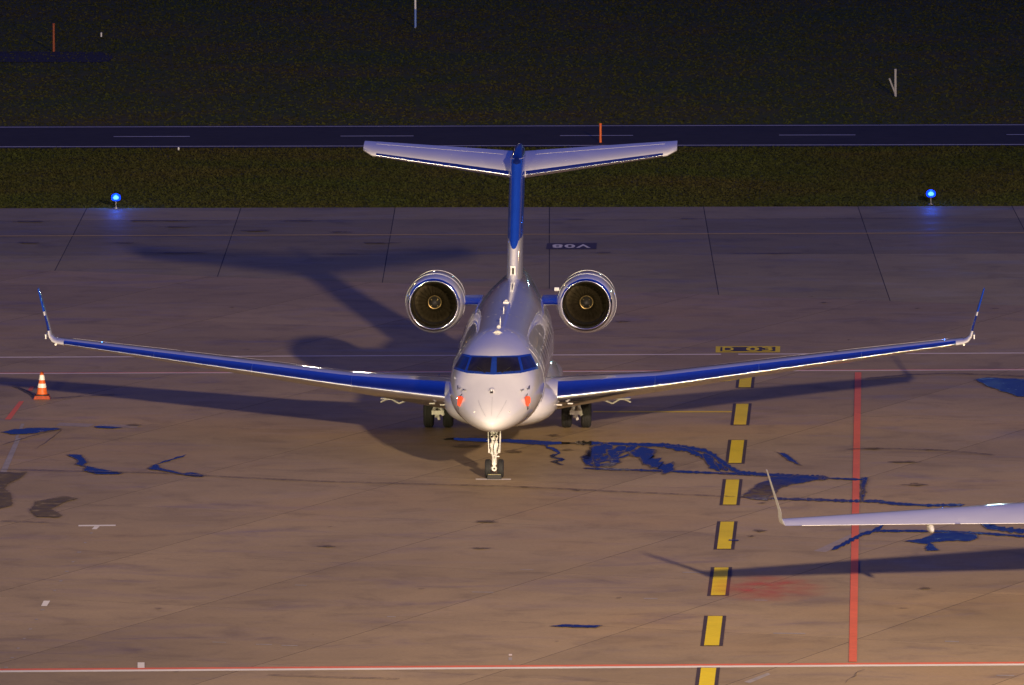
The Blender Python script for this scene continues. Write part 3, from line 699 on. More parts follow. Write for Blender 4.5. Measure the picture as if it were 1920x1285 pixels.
def wing_at(st, x):
    for a, b in zip(st[:-1], st[1:]):
        if x <= b[0] or b is st[-1]:
            t = (x - a[0]) / (b[0] - a[0]); return [a[i] + (b[i] - a[i]) * t for i in range(6)]
def build_wing(root, s, cfg):
    st = cfg['wing']                                      # x, y_le, z_le, chord, t/c, twist
    xs = sorted(set([q[0] for q in st] + [st[0][0] + (st[-1][0] - st[0][0]) * i / 24 for i in range(25)]))
    rings = []
    for x in xs:
        q = wing_at(st, x); rings.append([(s * p[0], p[1], p[2]) for p in section((q[0], q[1], q[2]), q[3], q[4], math.radians(q[5]), droop=0)])
    v, f = loft(rings); w = mesh('wing', v, f, cfg['wing_mat'], root, True, True, 60)
    # leading edge slats
    if cfg['slats']:
        edges = cfg['slats']
        for a, b in zip(edges[:-1], edges[1:]):
            rs = []
            for i in range(9):
                x = a + .002 + (b - a - .004) * i / 8; q = wing_at(st, x)
                uu = [0, .002, .006, .014, .026, .042, .062, .085, .115, .15]; ul = [0, .002, .006, .014, .026, .042, .065, .10]
                rs.append([(s * p[0], p[1], p[2]) for p in section((q[0], q[1], q[2]), q[3], q[4], math.radians(q[5]), offs=.008, u_up=uu, u_lo=ul, droop=0)])
            v, f = loft(rs, closed_ring=True, caps=True); mesh('slat', v, f, METAL, w, True, True, 50)
    # trailing edge flaps and aileron as pieces a little proud
    for nm, a, b, u0 in cfg['flaps']:
        rs = []
        for i in range(7):
            x = a + .02 + (b - a - .04) * i / 6; q = wing_at(st, x)
            us = [u0, u0 + .06, u0 + .14, 1.0]
            r = section((q[0], q[1], q[2]), q[3], q[4], math.radians(q[5]), offs=.004, u_up=us, u_lo=us, droop=0)
            rs.append([(s * p[0], p[1], p[2]) for p in r])
        v, f = loft(rs); mesh(nm, v, f, cfg['wing_mat'], w, True, True, 50)
    for x, L, r in cfg['fairings']:
        q = wing_at(st, x); mb = MB(); y0 = q[1] + q[3] * .62; zz = q[2] - q[3] * math.sin(math.radians(q[5])) * .8 - .04
        prof = [(0, .01), (.1, .5), (.3, .85), (.55, 1), (.8, .72), (.95, .35), (1, .02)]
        mb.lathe([(h * L, k * r) for h, k in prof], (0, 0, 0), 'Y', 14)
        mb.v = [(s * (x + p[0]), y0 + p[1], zz - r * .55 + p[2] * 1.25 - p[1] * .06) for p in mb.v]
        mb.build('flap_track_fairing', cfg['wing_mat'], w, True)
    # winglet
    q = st[-1]; wl_ = cfg['winglet']; rs = []
    n = 14; H_, out, back, c0, c1 = wl_
    for i in range(n + 1):
        t = i / n; a = min(1, t / .22)
        lx = q[0] + out[0] * math.sin(a * math.pi / 2) + out[1] * max(0, t - .22) / .78
        lz = q[2] + H_ * (t if t > .22 else .22 * (1 - math.cos(a * math.pi / 2)) ) if t <= .22 else q[2] + H_ * t
        ly = q[1] + back * t ** 1.0
        ch = q[3] * (1 - a) + c0 * a if t <= .22 else c0 + (c1 - c0) * (t - .22) / .78
        ly += (q[3] - ch) * .55 if t <= .22 else (q[3] - c0) * .55
        ang = a * math.radians(82)
        ring = []
        for (dx, dy, dz) in section((0, 0, 0), ch, .085 if t > .1 else q[4]):
            ring.append((s * (lx - dz * math.sin(ang)), ly + dy, lz + dz * math.cos(ang)))
        rs.append(ring)
    v, f = loft(rs); wg = mesh('winglet', v, f, cfg['winglet_mat'], root, True, True, 50)
    if cfg['winglet_lower']:
        k = int(n * .60)
        def off(r):                                       # thin painted shell, 5 mm proud
            cxm = sum(p[0] for p in r) / len(r); cy = sum(p[1] for p in r) / len(r)
            return [(p[0] + (.005 if p[0] > cxm else -.005), p[1] + (-.006 if p[1] < cy else .006), p[2]) for p in r]
        v, f = loft([off(r) for r in rs[k:]]); mesh('winglet_panel', v, f, cfg['winglet_lower'], wg, True, True, 50)
        h = len(US) - 1; le = [off(r)[h - 7:h + 8] for r in rs[int(n * .28):k]]
        v, f = loft(le); mesh('leading_edge', v, f, METAL, wg, True, True, 50)
    if cfg['tip_pod']:
        mb = MB(); zt = q[2] + .06
        mb.box((s * (q[0] + .325), q[1] + .38, zt + .12), (.035, .55, .13)); mb.build('tip_fairing', WHITE, root)
        mb = MB(); mb.tube((s * (q[0] + .02), q[1] - .04, zt - .10), (s * (q[0] + .02), q[1] + .7, zt - .07), .032, .02, 12); mb.build('navigation_light', REFLECT, root)
    return w

def wheel(root, x, y, r, w, nm='wheel'):
    mb = MB(); h = w / 2; e = min(.07, w * .32)
    prof = [(-h * .8, r * .50), (-h, r * .62), (-h, r * .82), (-h + e * .35, r * .94), (-h + e, r), (-h * .3, r), (-h * .26, r - .012), (-h * .18, r - .012), (-h * .14, r), (h * .14, r), (h * .18, r - .012), (h * .26, r - .012), (h * .3, r),
            (h - e, r), (h - e * .35, r * .94), (h, r * .82), (h, r * .62), (h * .8, r * .50)]
    mb.lathe([(a, b) for a, b in prof], (x, y, r), 'X', 40, closed=True)
    o = mb.build(nm, RUBBER, root, True, 35)
    hb = MB(); hb.lathe([(-h * .82, .02), (-h * .82, r * .2), (-h * .55, r * .3), (-h * .6, r * .49), (h * .6, r * .49), (h * .55, r * .3), (h * .82, r * .2), (h * .82, .02)], (x, y, r), 'X', 24)
    hb.build('hub', WHITE_GEAR, o, True, 35)
    return o

def main_gear(root, s):
    x, y = s * 2.03, 13.0
    g = MB()
    g.tube((x, y + .10, 1.5), (x, y + .02, .62), .105, .095, 20)
    # A-shaped trunnion seen from the front
    g.tube((x, y - .16, .86), (x - .13, y - .52, .52), .05, .055, 12); g.tube((x, y - .16, .86), (x + .13, y - .52, .52), .05, .055, 12)
    g.box((x, y - .54, .50), (.36, .12, .12)); g.box((x, y - .2, .92), (.19, .16, .34))
    g.tube((x + .13, y - .56, .47), (x + .17, y - .56, .42), .045, .05, 10)
    g.tube((x - .13, y - .56, .52), (x - .17, y - .56, .56), .05, .03, 10)
    g.tube((x - .42, y, .48), (x + .42, y, .48), .065, n=16)
    g.tube((x, y + .04, .75), (x, y - .02, .46), .08, .08, 16)
    g.tube((x, y - .5, .46), (x + .04, y - .56, .28), .035, .05, 10); g.tube((x - .03, y - .5, .46), (x - .06, y - .56, .36), .03, .04, 10)
    o = g.build('main_landing_gear', WHITE_GEAR, root, True, 40)
    b = MB(); b.tube((x, y + .05, 1.15), (x - s * .85, y + .3, 1.42), .04, n=12); b.tube((x, y + .1, .9), (x, y + 1.0, 1.45), .035, n=12); b.build('side_brace', DULLMETAL, o, True, 40)
    d = MB(); d.box((x + s * .52, y + .1, 1.15), (.03, .9, .42), Matrix.Rotation(s * .25, 3, 'Y')); d.build('gear_door', WHITE, o)
    for q in (-1, 1):
        wheel(o, x + q * .285, y, .485, .30)
    return o

def nose_gear(root):
    g = MB()
    g.tube((0, .22, 1.75), (0, .04, .78), .105, .10, 20); g.tube((0, .04, .80), (0, .0, .36), .07, .07, 16)
    g.tube((0, .055, .98), (0, .045, .84), .13, .13, 20); g.tube((0, .09, 1.16), (0, .085, 1.10), .125, .125, 20)
    g.box((0, .08, 1.28), (.22, .14, .06)); g.tube((-.24, 0, .265), (.24, 0, .265), .045, n=14)
    g.tube((0, -.10, .27), (0, .06, .27), .075, .075, 18); g.tube((0, -.06, .40), (0, .03, .40), .06, .06, 14)
    for s in (-1, 1):
        g.tube((s * .095, .0, .78), (s * .03, -.13, .60), .022, n=8); g.tube((s * .03, -.13, .60), (s * .05, -.04, .40), .022, n=8)
        g.tube((s * .10, .06, .74), (s * .10, .06, .83), .042, .042, 12)
        g.path([(s * .06, -.03, 1.5), (s * .075, -.06, 1.2), (s * .05, -.07, 1.0), (s * .09, -.05, .86)], .011, 6)
    g.box((0, .0, .70), (.20, .10, .045)); g.box((.09, .02, .60), (.10, .03, .03))
    o = g.build('nose_landing_gear', WHITE_GEAR, root, True, 40)
    for s in (-1, 1):
        d = MB(); d.box((s * .165, .28, 1.12), (.022, .72, .82), Matrix.Rotation(s * .03, 3, 'Y')); d.box((s * .150, .28, 1.35), (.03, .6, .03)); d.box((s * .150, .28, .95), (.03, .6, .03)); d.build('gear_door', WHITE_GEAR, o)
        l = MB(); l.lathe([(-.05, .001), (-.05, .046), (0.03, .052), (.07, .02)], (s * .062, -.09, 1.18), 'Y', 20); l.build('taxi_light', REFLECT, o, True, 40)
        l = MB(); l.lathe([(-.051, .001), (-.057, .034), (-.052, .038)], (s * .062, -.09, 1.18), 'Y', 20); l.build('lens', GLASS, o, True)
        a = MB(); a.box((s * .07, -.02, .92), (.075, .05, .11)); a.tube((s * .12, -.01, .81), (s * .12, -.01, .70), .032, .02, 10); a.build('steering_actuator', WHITE_GEAR, o)
        wheel(o, s * .175, 0, .265, .175)
    h = MB()
    h.path([(.02, -.09, 1.40), (.03, -.12, 1.1), (-.02, -.12, .9), (.0, -.13, .66)], .010, 6); h.path([(-.12, .0, 1.3), (-.13, -.02, 1.0), (-.1, -.06, .72)], .012, 6)
    h.path([(.11, .0, 1.3), (.12, -.02, 1.0), (.08, -.1, .70)], .010, 6)
    h.build('hydraulic_hose', BLACKRUB, o, True)
    for p0, p1, rr in (((0, .05, 1.06), (0, .05, 1.045), .112), ((0, .095, 1.225), (0, .094, 1.21), .10), ((0, .012, .47), (0, .006, .43), .06), ((0, -.105, .27), (0, -.095, .27), .03)):
        r = MB(); r.tube(p0, p1, rr, rr, 18); r.build('seal_ring', BLACKRUB, o, True, 40)
    return o

def sag(p, y0):
    t = min(1.0, max(0.0, (p[1] - y0) / 1.7)); return (p[0], p[1], p[2] - .08 * t * (2 - t))
def engine(root, s, cfg):
    cxn, y0, cz = s * cfg['eng'][0], cfg['eng'][1], cfg['eng'][2]; c = (cxn, y0, cz)
    outer = [(.02, .745), (.0, .725)]
    body = [(.46, .834), (.60, .848), (.9, .868), (1.3, .884), (1.8, .890), (2.4, .872), (3.0, .84), (3.6, .77), (4.2, .66), (4.7, .53), (4.9, .49), (4.88, .46), (4.4, .5)]
    mb = MB(); mb.lathe([(.21, .75), (.212, .792), (.32, .814)] + body, c, 'Y', 64); mb.v = [sag(p, y0) for p in mb.v]; o = mb.build('engine', WHITE, root, True, 50)
    lip = [(.46, .612), (.34, .618), (.24, .632), (.15, .650), (.08, .670), (.03, .690), (.008, .704), (0, .716), (.006, .729), (.025, .745), (.06, .760), (.12, .776), (.20, .790), (.205, .75)]
    mb = MB(); mb.lathe(lip, c, 'Y', 96); mb.v = [sag(p, y0) if math.hypot(p[0] - c[0], p[2] - c[2]) > .74 else p for p in mb.v]; mb.build('inlet_lip', LIPMETAL, o, True, 60)
    mb = MB(); mb.lathe([(.46, .612), (.62, .606), (1.1, .606), (1.12, .30), (1.12, .001)], c, 'Y', 64); mb.build('inlet_duct', BLACK, o, True, 50)
    # fan
    mb = MB(); me = None
    prof = []
    for i in range(6):
        t = i / 5; r = .155 + t * .445; a = math.radians(28 + 34 * t); w = .055 + .05 * t
        prof.append((r, a, w))
    v = [];f = []
    for side in (0, 1):
        for r, a, w in prof:
            for q in (-1, 1):
                v.append((q * w * math.sin(a), .98 + q * w * math.cos(a) * .8 + side * .006, r))
    m = 12
    for i in range(5):
        a = 2 * i; f.append((a, a + 1, a + 3, a + 2)); f.append((m + a, m + a + 2, m + a + 3, m + a + 1))
        f.append((a, a + 2, m + a + 2, m + a)); f.append((a + 1, m + a + 1, m + a + 3, a + 3))
    for k in range(24):
        b = bpy.data.objects.new('fan_blade', me) if me else mesh('fan_blade', v, f, FANMETAL, None, True, True, 40)
        if me is None: me = b.data; b.parent = o
        else: link(b, o)
        b.location = c; b.rotation_euler = (0, 2 * math.pi * k / 24, 0)
    mb = MB(); mb.lathe([(.66, .001), (.67, .04), (.72, .09), (.80, .14), (.90, .185), (1.0, .20), (1.06, .20)], c, 'Y', 32); mb.build('spinner', BLACK, o, True, 50)
    mb = MB(); mb.lathe([(.90, .182), (.895, .200), (.915, .206), (.93, .19)], c, 'Y', 40); 
    for k in range(4):
        a = math.pi / 4 + k * math.pi / 2; mb.box((cxn + .125 * math.cos(a), y0 + .765, cz + .125 * math.sin(a)), (.016, .03, .016))
    mb.build('spinner_ring', GOLDMETAL, o, True, 50)
    # pylon
    rs = []
    for x in (.90, 1.2, 1.55):
        rs.append([(s * p[0], p[1], p[2] + cz + .02) for p in section((x, y0 + 1.25 - (x - .9) * .1, -.12), 3.0, .055)])
    v, f = loft(rs); mesh('pylon', v, f, METAL, root, True, True, 50)
    # small vents and strakes
    mb = MB(); mb.box((cxn + s * .42, y0 + 1.5, cz + .61), (.10, .22, .05)); mb.build('nacelle_vent', DULLMETAL, o)
    for yy in (1.35, 2.9):
        mb = MB(); R = .887 if yy < 2 else .848
        mb.lathe([(yy - .006, R - .02), (yy - .006, R + .003), (yy + .006, R + .003), (yy + .006, R - .02)], c, 'Y', 64, closed=True); mb.v = [sag(p, y0) for p in mb.v]; mb.build('panel_seam', DULLMETAL, o, True, 30)
    return o

def fin_and_tail(root, cfg):
    # (z, y_le, chord, half-thickness ratio)
    st = [(3.45, 17.6, 8.2, .045), (3.75, 18.9, 7.0, .050), (4.2, 19.45, 6.4, .052), (4.75, 20.15, 5.7, .055), (5.6, 21.35, 4.9, .060), (6.4, 22.5, 4.3, .066), (7.05, 23.5, 3.9, .072)]
    zs = [3.45, 3.6, 3.75, 3.95, 4.2, 4.5, 4.75, 5.2, 5.6, 6.0, 6.4, 6.8, 7.05]
    def at(z):
        for a, b in zip(st[:-1], st[1:]):
            if z <= b[0]: t = (z - a[0]) / (b[0] - a[0]); return [a[i] + (b[i] - a[i]) * t for i in range(4)]
        return list(st[-1])
    def ring(z, off=0.0, tip=0.0):
        q = at(z); r = []
        up = [(u, 1) for u in reversed(US)] + [(u, -1) for u in US[1:]]
        for u, sg in up:
            t = q[3] * 2.0; yy = q[1] + u * q[2] - (off if u < .001 else 0)
            th = naca(u, min(t, .105 * 3.9 / q[2] + .01) ) * q[2]
            r.append((sg * (th + off * (1 if u > .001 else 0)), yy, z))
        return r
    v, f = loft([ring(z) for z in zs]); fin = mesh('fin', v, f, cfg['body_mat'], root, True, True, 60)
    if cfg['fin_blue']:
        # blue shell; its lower edge drops to a point on the leading edge
        rows = []
        for k in range(25):
            r = []
            us = [(u, 1) for u in reversed(US)] + [(u, -1) for u in US[1:]]
            for u, sg in us:
                z0 = 4.62 + 5.0 * min(u, .045) + .4 * max(0, u - .045); z = z0 + (7.04 - z0) * k / 24; q = at(z)
                th = naca(u, min(q[3] * 2.0, .105 * 3.9 / q[2] + .01)) * q[2]
                r.append((sg * (th + (.006 if u > .001 else 0)), q[1] + u * q[2] - (.008 if u < .02 else 0), z))
            rows.append(r)
        v, f = loft(rows, caps=False); mesh('fin_paint_panel', v, f, BLUE, fin, True, False, 60)
    # ram air inlet in the dorsal root
    mb = MB(); q = at(4.02); mb.box((0, q[1] - .02, 4.02), (.15, .10, .34)); mb.build('ram_air_surround', WHITE_GEAR, fin)
    mb = MB(); mb.box((0, q[1] - .075, 4.02), (.065, .02, .22)); mb.build('ram_air_inlet', BLACK, fin)
    # bullet
    mb = MB(); mb.lathe([(0, .004), (.04, .06), (.15, .12), (.4, .18), (.9, .215), (2.0, .22), (3.2, .20), (4.2, .12), (4.9, .02)], (0, 0, 0), 'Y', 28)
    mb.v = [(p[0] * .92, 23.25 + p[1], 6.88 + p[2] * 1.15 + p[1] * .045) for p in mb.v]
    mb.build('tail_bullet', cfg['bullet_mat'], root, True, 50)
    # tailplane
    for s in (-1, 1):
        rs = []; n = 16; sp = cfg['tail_span']
        for i in range(n + 1):
            t = i / n; x = .12 + (sp - .12) * t
            le = 24.0 + 2.75 * t; te = 27.35 + 1.15 * t
            if t > .93: k = (t - .93) / .07; le += (te - le) * .28 * k * k
            zte = 6.98 + .22 * t; ch = te - le; zle = zte - ch * math.tan(math.radians(8.3))
            rs.append([(s * p[0], p[1], p[2]) for p in section((x, le, zle), ch, .11, -math.radians(8.3), cam=-.005)])
        v, f = loft(rs); tpl = mesh('tailplane', v, f, cfg['body_mat'], root, True, True, 60)
        rs = []
        for i in range(12):
            t = .03 + .88 * i / 11; x = .12 + (sp - .12) * t; le = 24.0 + 2.75 * t; te = 27.35 + 1.15 * t; zte = 6.98 + .22 * t; ch = te - le; zle = zte - ch * math.tan(math.radians(8.3))
            uu = [0, .002, .006, .014, .026, .040]; ul = [0, .002, .006, .014, .03]
            rs.append([(s * p[0], p[1], p[2]) for p in section((x, le, zle), ch, .11, -math.radians(8.3), cam=-.005, offs=.006, u_up=uu, u_lo=ul)])
        v, f = loft(rs); mesh('leading_edge', v, f, METAL, tpl, True, True, 50)
        rs = []
        for i in range(8):
            t = .08 + .84 * i / 7; x = .12 + (sp - .12) * t; le = 24.0 + 2.75 * t; te = 27.35 + 1.15 * t; zte = 6.98 + .22 * t; ch = te - le; zle = zte - ch * math.tan(math.radians(8.3))
            us = [.70, .78, .88, 1.0]
            rs.append([(s * p[0], p[1], p[2]) for p in section((x, le, zle), ch, .11, -math.radians(8.3), cam=-.005, offs=.004, u_up=us, u_lo=us)])
        v, f = loft(rs); mesh('elevator', v, f, cfg['body_mat'], tpl, True, True, 50)
    return fin

def belly(root, mat):
    st = [(4.3, .0), (4.36, .22), (4.5, .42), (4.75, .62), (5.1, .78), (5.6, .90), (6.4, .98), (7.5, 1.0), (11, 1.0), (14, .96), (16, .75), (17.5, .45), (18.2, .15)]
    rings = []
    for y, k in st:
        hw = .6 + 1.06 * k; zt = 1.45 + .68 * k; zb = 1.20 - .42 * k
        if k == 0: hw, zt, zb = .58, 1.36, 1.28
        zc = (zt + zb) / 2; hh = (zt - zb) / 2; r = []
        for i in range(48):
            t = 2 * math.pi * i / 48; c_, s_ = math.cos(t), math.sin(t)
            r.append((hw * math.copysign(abs(c_) ** .82, c_), y, zc + hh * math.copysign(abs(s_) ** .88, s_)))
        rings.append(r)
    v, f = loft(rings); return mesh('belly_fairing', v, f, mat, root, True, True, 50)

def build_jet(loc, rz, cfg):
    root = empty('business_jet', loc, rz)
    fuselage(root, cfg['body_mat']); belly(root, cfg['body_mat'])
    for row in FRAME_A: row[0] = (row[0][0], math.pi / 2 + .004)
    for mir in (False, True):
        fr = skin_patch('windshield_frame', FRAME_A, FRAMEMAT, root, .010, mirror=mir)
        skin_patch('windshield_frame', FRAME_B, FRAMEMAT, root, .010, mirror=mir)
        skin_patch('windshield', PANE_A, GLASS, root, .018, mirror=mir); skin_patch('side_window', PANE_B, GLASS, root, .018, mirror=mir)
        for i in range(8):
            b = 5.0 + i * 1.18; fr = skin_patch('cabin_window', rect_grid(b, b + .34, .22, .50, rnd=.38), GLASS, root, .003, mirror=mir)
    skin_patch('cabin_door', rect_grid(2.75, 3.65, -.38, .86, 5, 10, rnd=.12), cfg['body_mat'], root, .012)
    for b, t in ((2.7, .3), (3.72, .3)):
        mb = MB(); pts = [Vector(fus(b, -.4 + 1.3 * i / 10)) * 1.0 for i in range(11)]; mb.path([(p.x + .006, p.y, p.z) for p in pts], .008, 6); mb.build('door_seam', DULLMETAL, root)
    for s in (-1, 1):
        build_wing(root, s, cfg); main_gear(root, s); engine(root, s, cfg)
    nose_gear(root); fin_and_tail(root, cfg)
    for b in (3.9, 8.4, 12.6, 17.2):
        ring = [Vector(fus(b, 2 * math.pi * i / 40)) for i in range(41)]; mb = MB(); mb.path(ring, .005, 5); mb.build('panel_seam', DULLMETAL, root)
    # top antennas, beacon, satcom
    for (y, w, l, h) in ((3.4, .26, .05, .010), (6.2, .025, .3, .12), (9.6, .025, .28, .10), (12.0, .16, .4, .04)):
        mb = MB(); z = F_TOP(_S(y)); mb.box((0, y, z + h / 2 - .01), (w, l, h)); mb.tube((0, y, z), (0, y + l * .3, z + h + .01), w * .4, w * .2, 10)
        mb.build('antenna', WHITE_GEAR, root)
    mb = MB(); mb.lathe([(0, .07), (.03, .06), (.06, .04), (.075, .005)], (0, 4.6, F_TOP(_S(4.6)) - .01), 'Z', 20); mb.build('beacon', WHITE_GEAR, root, True)
    if cfg['details']:
        # enhanced vision housing on the radome shoulder
        p = Vector(fus(-1.42, 1.60)); mb = MB(); mb.lathe([(-.16, .001), (-.15, .04), (-.08, .065), (.05, .08), (.30, .05), (.5, .01)], (p.x, p.y, p.z + .01), 'Y', 24); mb.build('sensor_housing', WHITE, root, True)
        mb = MB(); mb.add([(p.x - .045, p.y - .165, p.z - .05), (p.x + .045, p.y - .165, p.z - .05), (p.x + .028, p.y - .150, p.z + .05), (p.x - .028, p.y - .150, p.z + .05),
                           (p.x - .045, p.y - .08, p.z - .05), (p.x + .045, p.y - .08, p.z - .05), (p.x + .028, p.y - .08, p.z + .05), (p.x - .028, p.y - .08, p.z + .05)],
                          [(0, 1, 2, 3), (4, 7, 6, 5), (0, 4, 5, 1), (1, 5, 6, 2), (2, 6, 7, 3), (3, 7, 4, 0)]); mb.build('sensor_window', GLASS, root)
        for s in (-1, 1):
            for (b, t, L, dz) in ((-.53, .50, .16, .03), (-.88, .68, .10, -.02)):
                p = Vector(fus(b, t)); p.x *= s; mb = MB(); mb.tube(p, p + Vector((s * .07, -.03, .02)), .018, .014, 8); mb.tube(p + Vector((s * .06, -.16, .0)), p + Vector((s * .075, .06, .04 + dz)), .014, .02, 8); mb.build('pitot_probe', DULLMETAL, root, True, 40)
            p = Vector(fus(-2.12, .48)); mb = MB(); mb.tube(Vector((s * p.x, p.y - .012, p.z)), Vector((s * p.x, p.y + .03, p.z)), .026, n=12); mb.build('static_port', DULLMETAL, root)
            p = Vector(fus(-.9, -.03)); p.x *= s; mb = MB(); mb.path([p + Vector((s * .01, -.03, .1)), p + Vector((s * .03, -.02, 0)), p + Vector((-s * .06, -.05, -.12))], .008, 6); mb.path([p + Vector((s * .03, -.02, 0)), p + Vector((-s * .05, -.06, -.02))], .008, 6); mb.build('air_data_vane', DULLMETAL, root)
            # wiper arms
            a = Vector(fus(-.52, 1.35)); b = Vector(fus(-.12, 1.15)); up = Vector((0, -.02, .03)); a.x *= s; b.x *= s
            mb = MB(); mb.path([a + up, b + up], .012, 6); mb.build('wiper', BLACK, root)
            # landing lights in the wing root
            for xx in (1.68, 1.99):
                q = wing_at(cfg['wing'], xx); mb = MB(); mb.box((s * xx, q[1] + .02, q[2] - .20), (.15, .06, .03)); mb.build('landing_light', REFLECT, root)
            # cranked edge of the open outer gear bay
            mb = MB(); zz = .88
            mb.path([(s * 2.75, 11.2, zz + .17), (s * 3.12, 11.2, zz + .02), (s * 3.34, 11.2, zz + .15), (s * 3.48, 11.2, zz + .14), (s * 3.66, 11.2, zz + .06)], .026, 8)
            mb.box((s * 3.2, 11.45, zz + .16), (.9, .5, .03)); mb.build('gear_bay_edge', WHITE, root)
            # radome diverter strips
        for xo in (-.4, 0, .4):
            t = math.pi / 2 - xo * 1.5; pts = []
            for i in range(9):
                b = -2.55 + i * .1; p = Vector(fus(b, t)); pts.append((p.x, p.y - .004, p.z + .004))
            mb = MB(); mb.path(pts, .002, 5); mb.build('diverter_strip', DULLMETAL, root)
    return root

CFG_A = dict(wing=[(1.1, 6.05, 1.54, 7.2, .135, 2.2), (4.5, 8.6, 1.69, 4.6, .115, 1.2), (13.42, 15.05, 2.28, 1.55, .10, -1.0)],
             slats=[1.62, 4.4, 7.4, 10.4, 13.2], flaps=[('flap', 1.9, 4.4, .80), ('flap', 4.5, 9.6, .76), ('aileron', 9.7, 13.0, .76)],
             fairings=[(3.4, 1.6, .13), (6.4, 1.5, .12), (9.2, 1.2, .10)], winglet=(1.48, (.28, .36), 1.15, 1.1, .48),
             wing_mat=WHITE, body_mat=WHITE, winglet_mat=WHITE, winglet_lower=BLUE, tip_pod=True, eng=(2.255, 15.6, 3.36), fin_blue=True, bullet_mat=DARKBLUE, tail_span=4.82, details=True)
jet = build_jet((0, 0, 0), -math.radians(1.617), CFG_A)
tag(jet, 'white twin-engine business jet with blue fin and winglets facing the camera on the stand', 'business jet', 'parked business jets')
CFG_B = dict(CFG_A); CFG_B.update(wing=[(1.1, 7.6, 2.08, 5.2, .12, 1.5), (13.5, 14.05, 2.30, 1.25, .10, 0)], slats=None, flaps=[('flap', 1.9, 9.0, .76), ('aileron', 9.1, 13.1, .76)],
             fairings=[(5.0, 1.4, .12), (9.72, 1.15, .10)], winglet=(1.42, (.10, .38), .85, .72, .36), winglet_mat=WHITE_GEAR, winglet_lower=None, tip_pod=False, fin_blue=False, bullet_mat=WHITE, tail_span=3.4, details=False, body_mat=WHITE)
tipA = ground(1468, 980, 2.30)
rzB = math.pi + math.radians(4.0)
loc = Vector((13.5, 14.6, 0)); loc.rotate(Matrix.Rotation(rzB, 3, 'Z'))
jet2 = build_jet((tipA.x - loc.x, tipA.y - loc.y, 0), rzB, CFG_B)
tag(jet2, 'all-white business jet at lower right, only one wing with white winglet in view', 'business jet', 'parked business jets')

# ================================================================== SMALL THINGS
RZ = Matrix.Rotation(-math.radians(1.617), 3, 'Z')
def jp(p): return RZ @ Vector(p)
# wheel chock against the nose wheels
ch = empty('wheel_chock', jp((.01, -.33, 0)), -math.radians(1.6))
mb = MB(); mb.add([(-.20, -.10, .005), (.20, -.10, .005), (.20, .07, .005), (-.20, .07, .005), (-.19, -.045, .125), (.19, -.045, .125), (.19, .02, .125), (-.19, .02, .125)], [(0, 3, 2, 1), (4, 5, 6, 7), (0, 1, 5, 4), (1, 2, 6, 5), (2, 3, 7, 6), (3, 0, 4, 7)])
mb.build('chock_body', BLACKRUB, ch)
mb = MB(); mb.box((0, -.012, .131), (.36, .045, .012)); mb.build('top_strip', YELLOWRUB, ch)
tag(ch, 'black rubber wheel chock lying against the nose wheels on the white stop bar', 'wheel chock')
# red covers on the nose probes
for s, lab in ((1, 'red-orange cover on the nose probe at the right of the photo'), (-1, 'red-orange cover on the nose probe at the left of the photo')):
    p = Vector(fus(-1.0, .314)); nrm = Vector((.62 * s, -.78, 0)); p.x *= s
    e = empty('probe_cover', jp(p), -math.radians(1.617))
    mb = MB(); R3 = Matrix.Rotation(s * math.radians(38), 3, 'Z')
    out = [(-.055, -.13), (.03, -.17), (.06, -.10), (.105, -.06), (.11, .06), (.075, .12), (0, .125), (-.05, .10), (-.04, 0)]
    v = []
    for d in (-.05, .015):
        for (a, b) in out: v.append(R3 @ Vector((-a * s if s < 0 else a, d, b)) + Vector((s * .03, -.02, 0)))
    n = len(out); mb.add(v, [tuple(range(n)), tuple(range(2 * n - 1, n - 1, -1))] + [(i, (i + 1) % n, n + (i + 1) % n, n + i) for i in range(n)])
    mb.build('cover_sleeve', REDCOVER, e)
    mb = MB(); mb.tube(R3 @ Vector((0, -.02, .10)) + Vector((s * .02, 0, 0)), R3 @ Vector((.06 * 1, -.02, .19)) + Vector((0, 0, 0)), .014, .01, 8); mb.path([R3 @ Vector((.03, -.03, -.12)), R3 @ Vector((.05, -.03, -.22)), R3 @ Vector((.045, -.03, -.26))], .012, 6); mb.build('strap', BLACKRUB, e)
    tag(e, lab, 'probe cover', 'probe covers on the jet nose')

# traffic cone
cp = ground(79, 748); cone = empty('traffic_cone', (cp.x, cp.y, .006))
mb = MB(); mb.add([(-.25, -.25, 0), (.25, -.25, 0), (.25, .25, 0), (-.25, .25, 0), (-.21, -.21, .10), (.21, -.21, .10), (.21, .21, .10), (-.21, .21, .10)], [(0, 3, 2, 1), (4, 5, 6, 7), (0, 1, 5, 4), (1, 2, 6, 5), (2, 3, 7, 6), (3, 0, 4, 7)])
mb.build('base', ORANGEDARK, cone)
def cr(z): return .165 - (z - .14) * .175
mb = MB(); mb.lathe([(.10, .20), (.135, .195), (.15, cr(.15)), (.80, cr(.80)), (.815, .035), (.82, .001)], (0, 0, 0), 'Z', 28); mb.build('body', ORANGE, cone, True, 40)
for z0, z1 in ((.34, .46), (.57, .72)):
    mb = MB(); mb.lathe([(z0, cr(z0) - .01), (z0, cr(z0) + .005), (z1, cr(z1) + .005), (z1, cr(z1) - .01)], (0, 0, 0), 'Z', 28); mb.build('reflective_band', REFLECT, cone, True, 40)
mb = MB(); mb.lathe([(.098, .205), (.12, .225), (.14, .20)], (0, 0, 0), 'Z', 28); mb.build('collar', BLACKRUB, cone, True)
tag(cone, 'orange traffic cone with two pale reflective bands standing beside the red dashes', 'traffic cone')

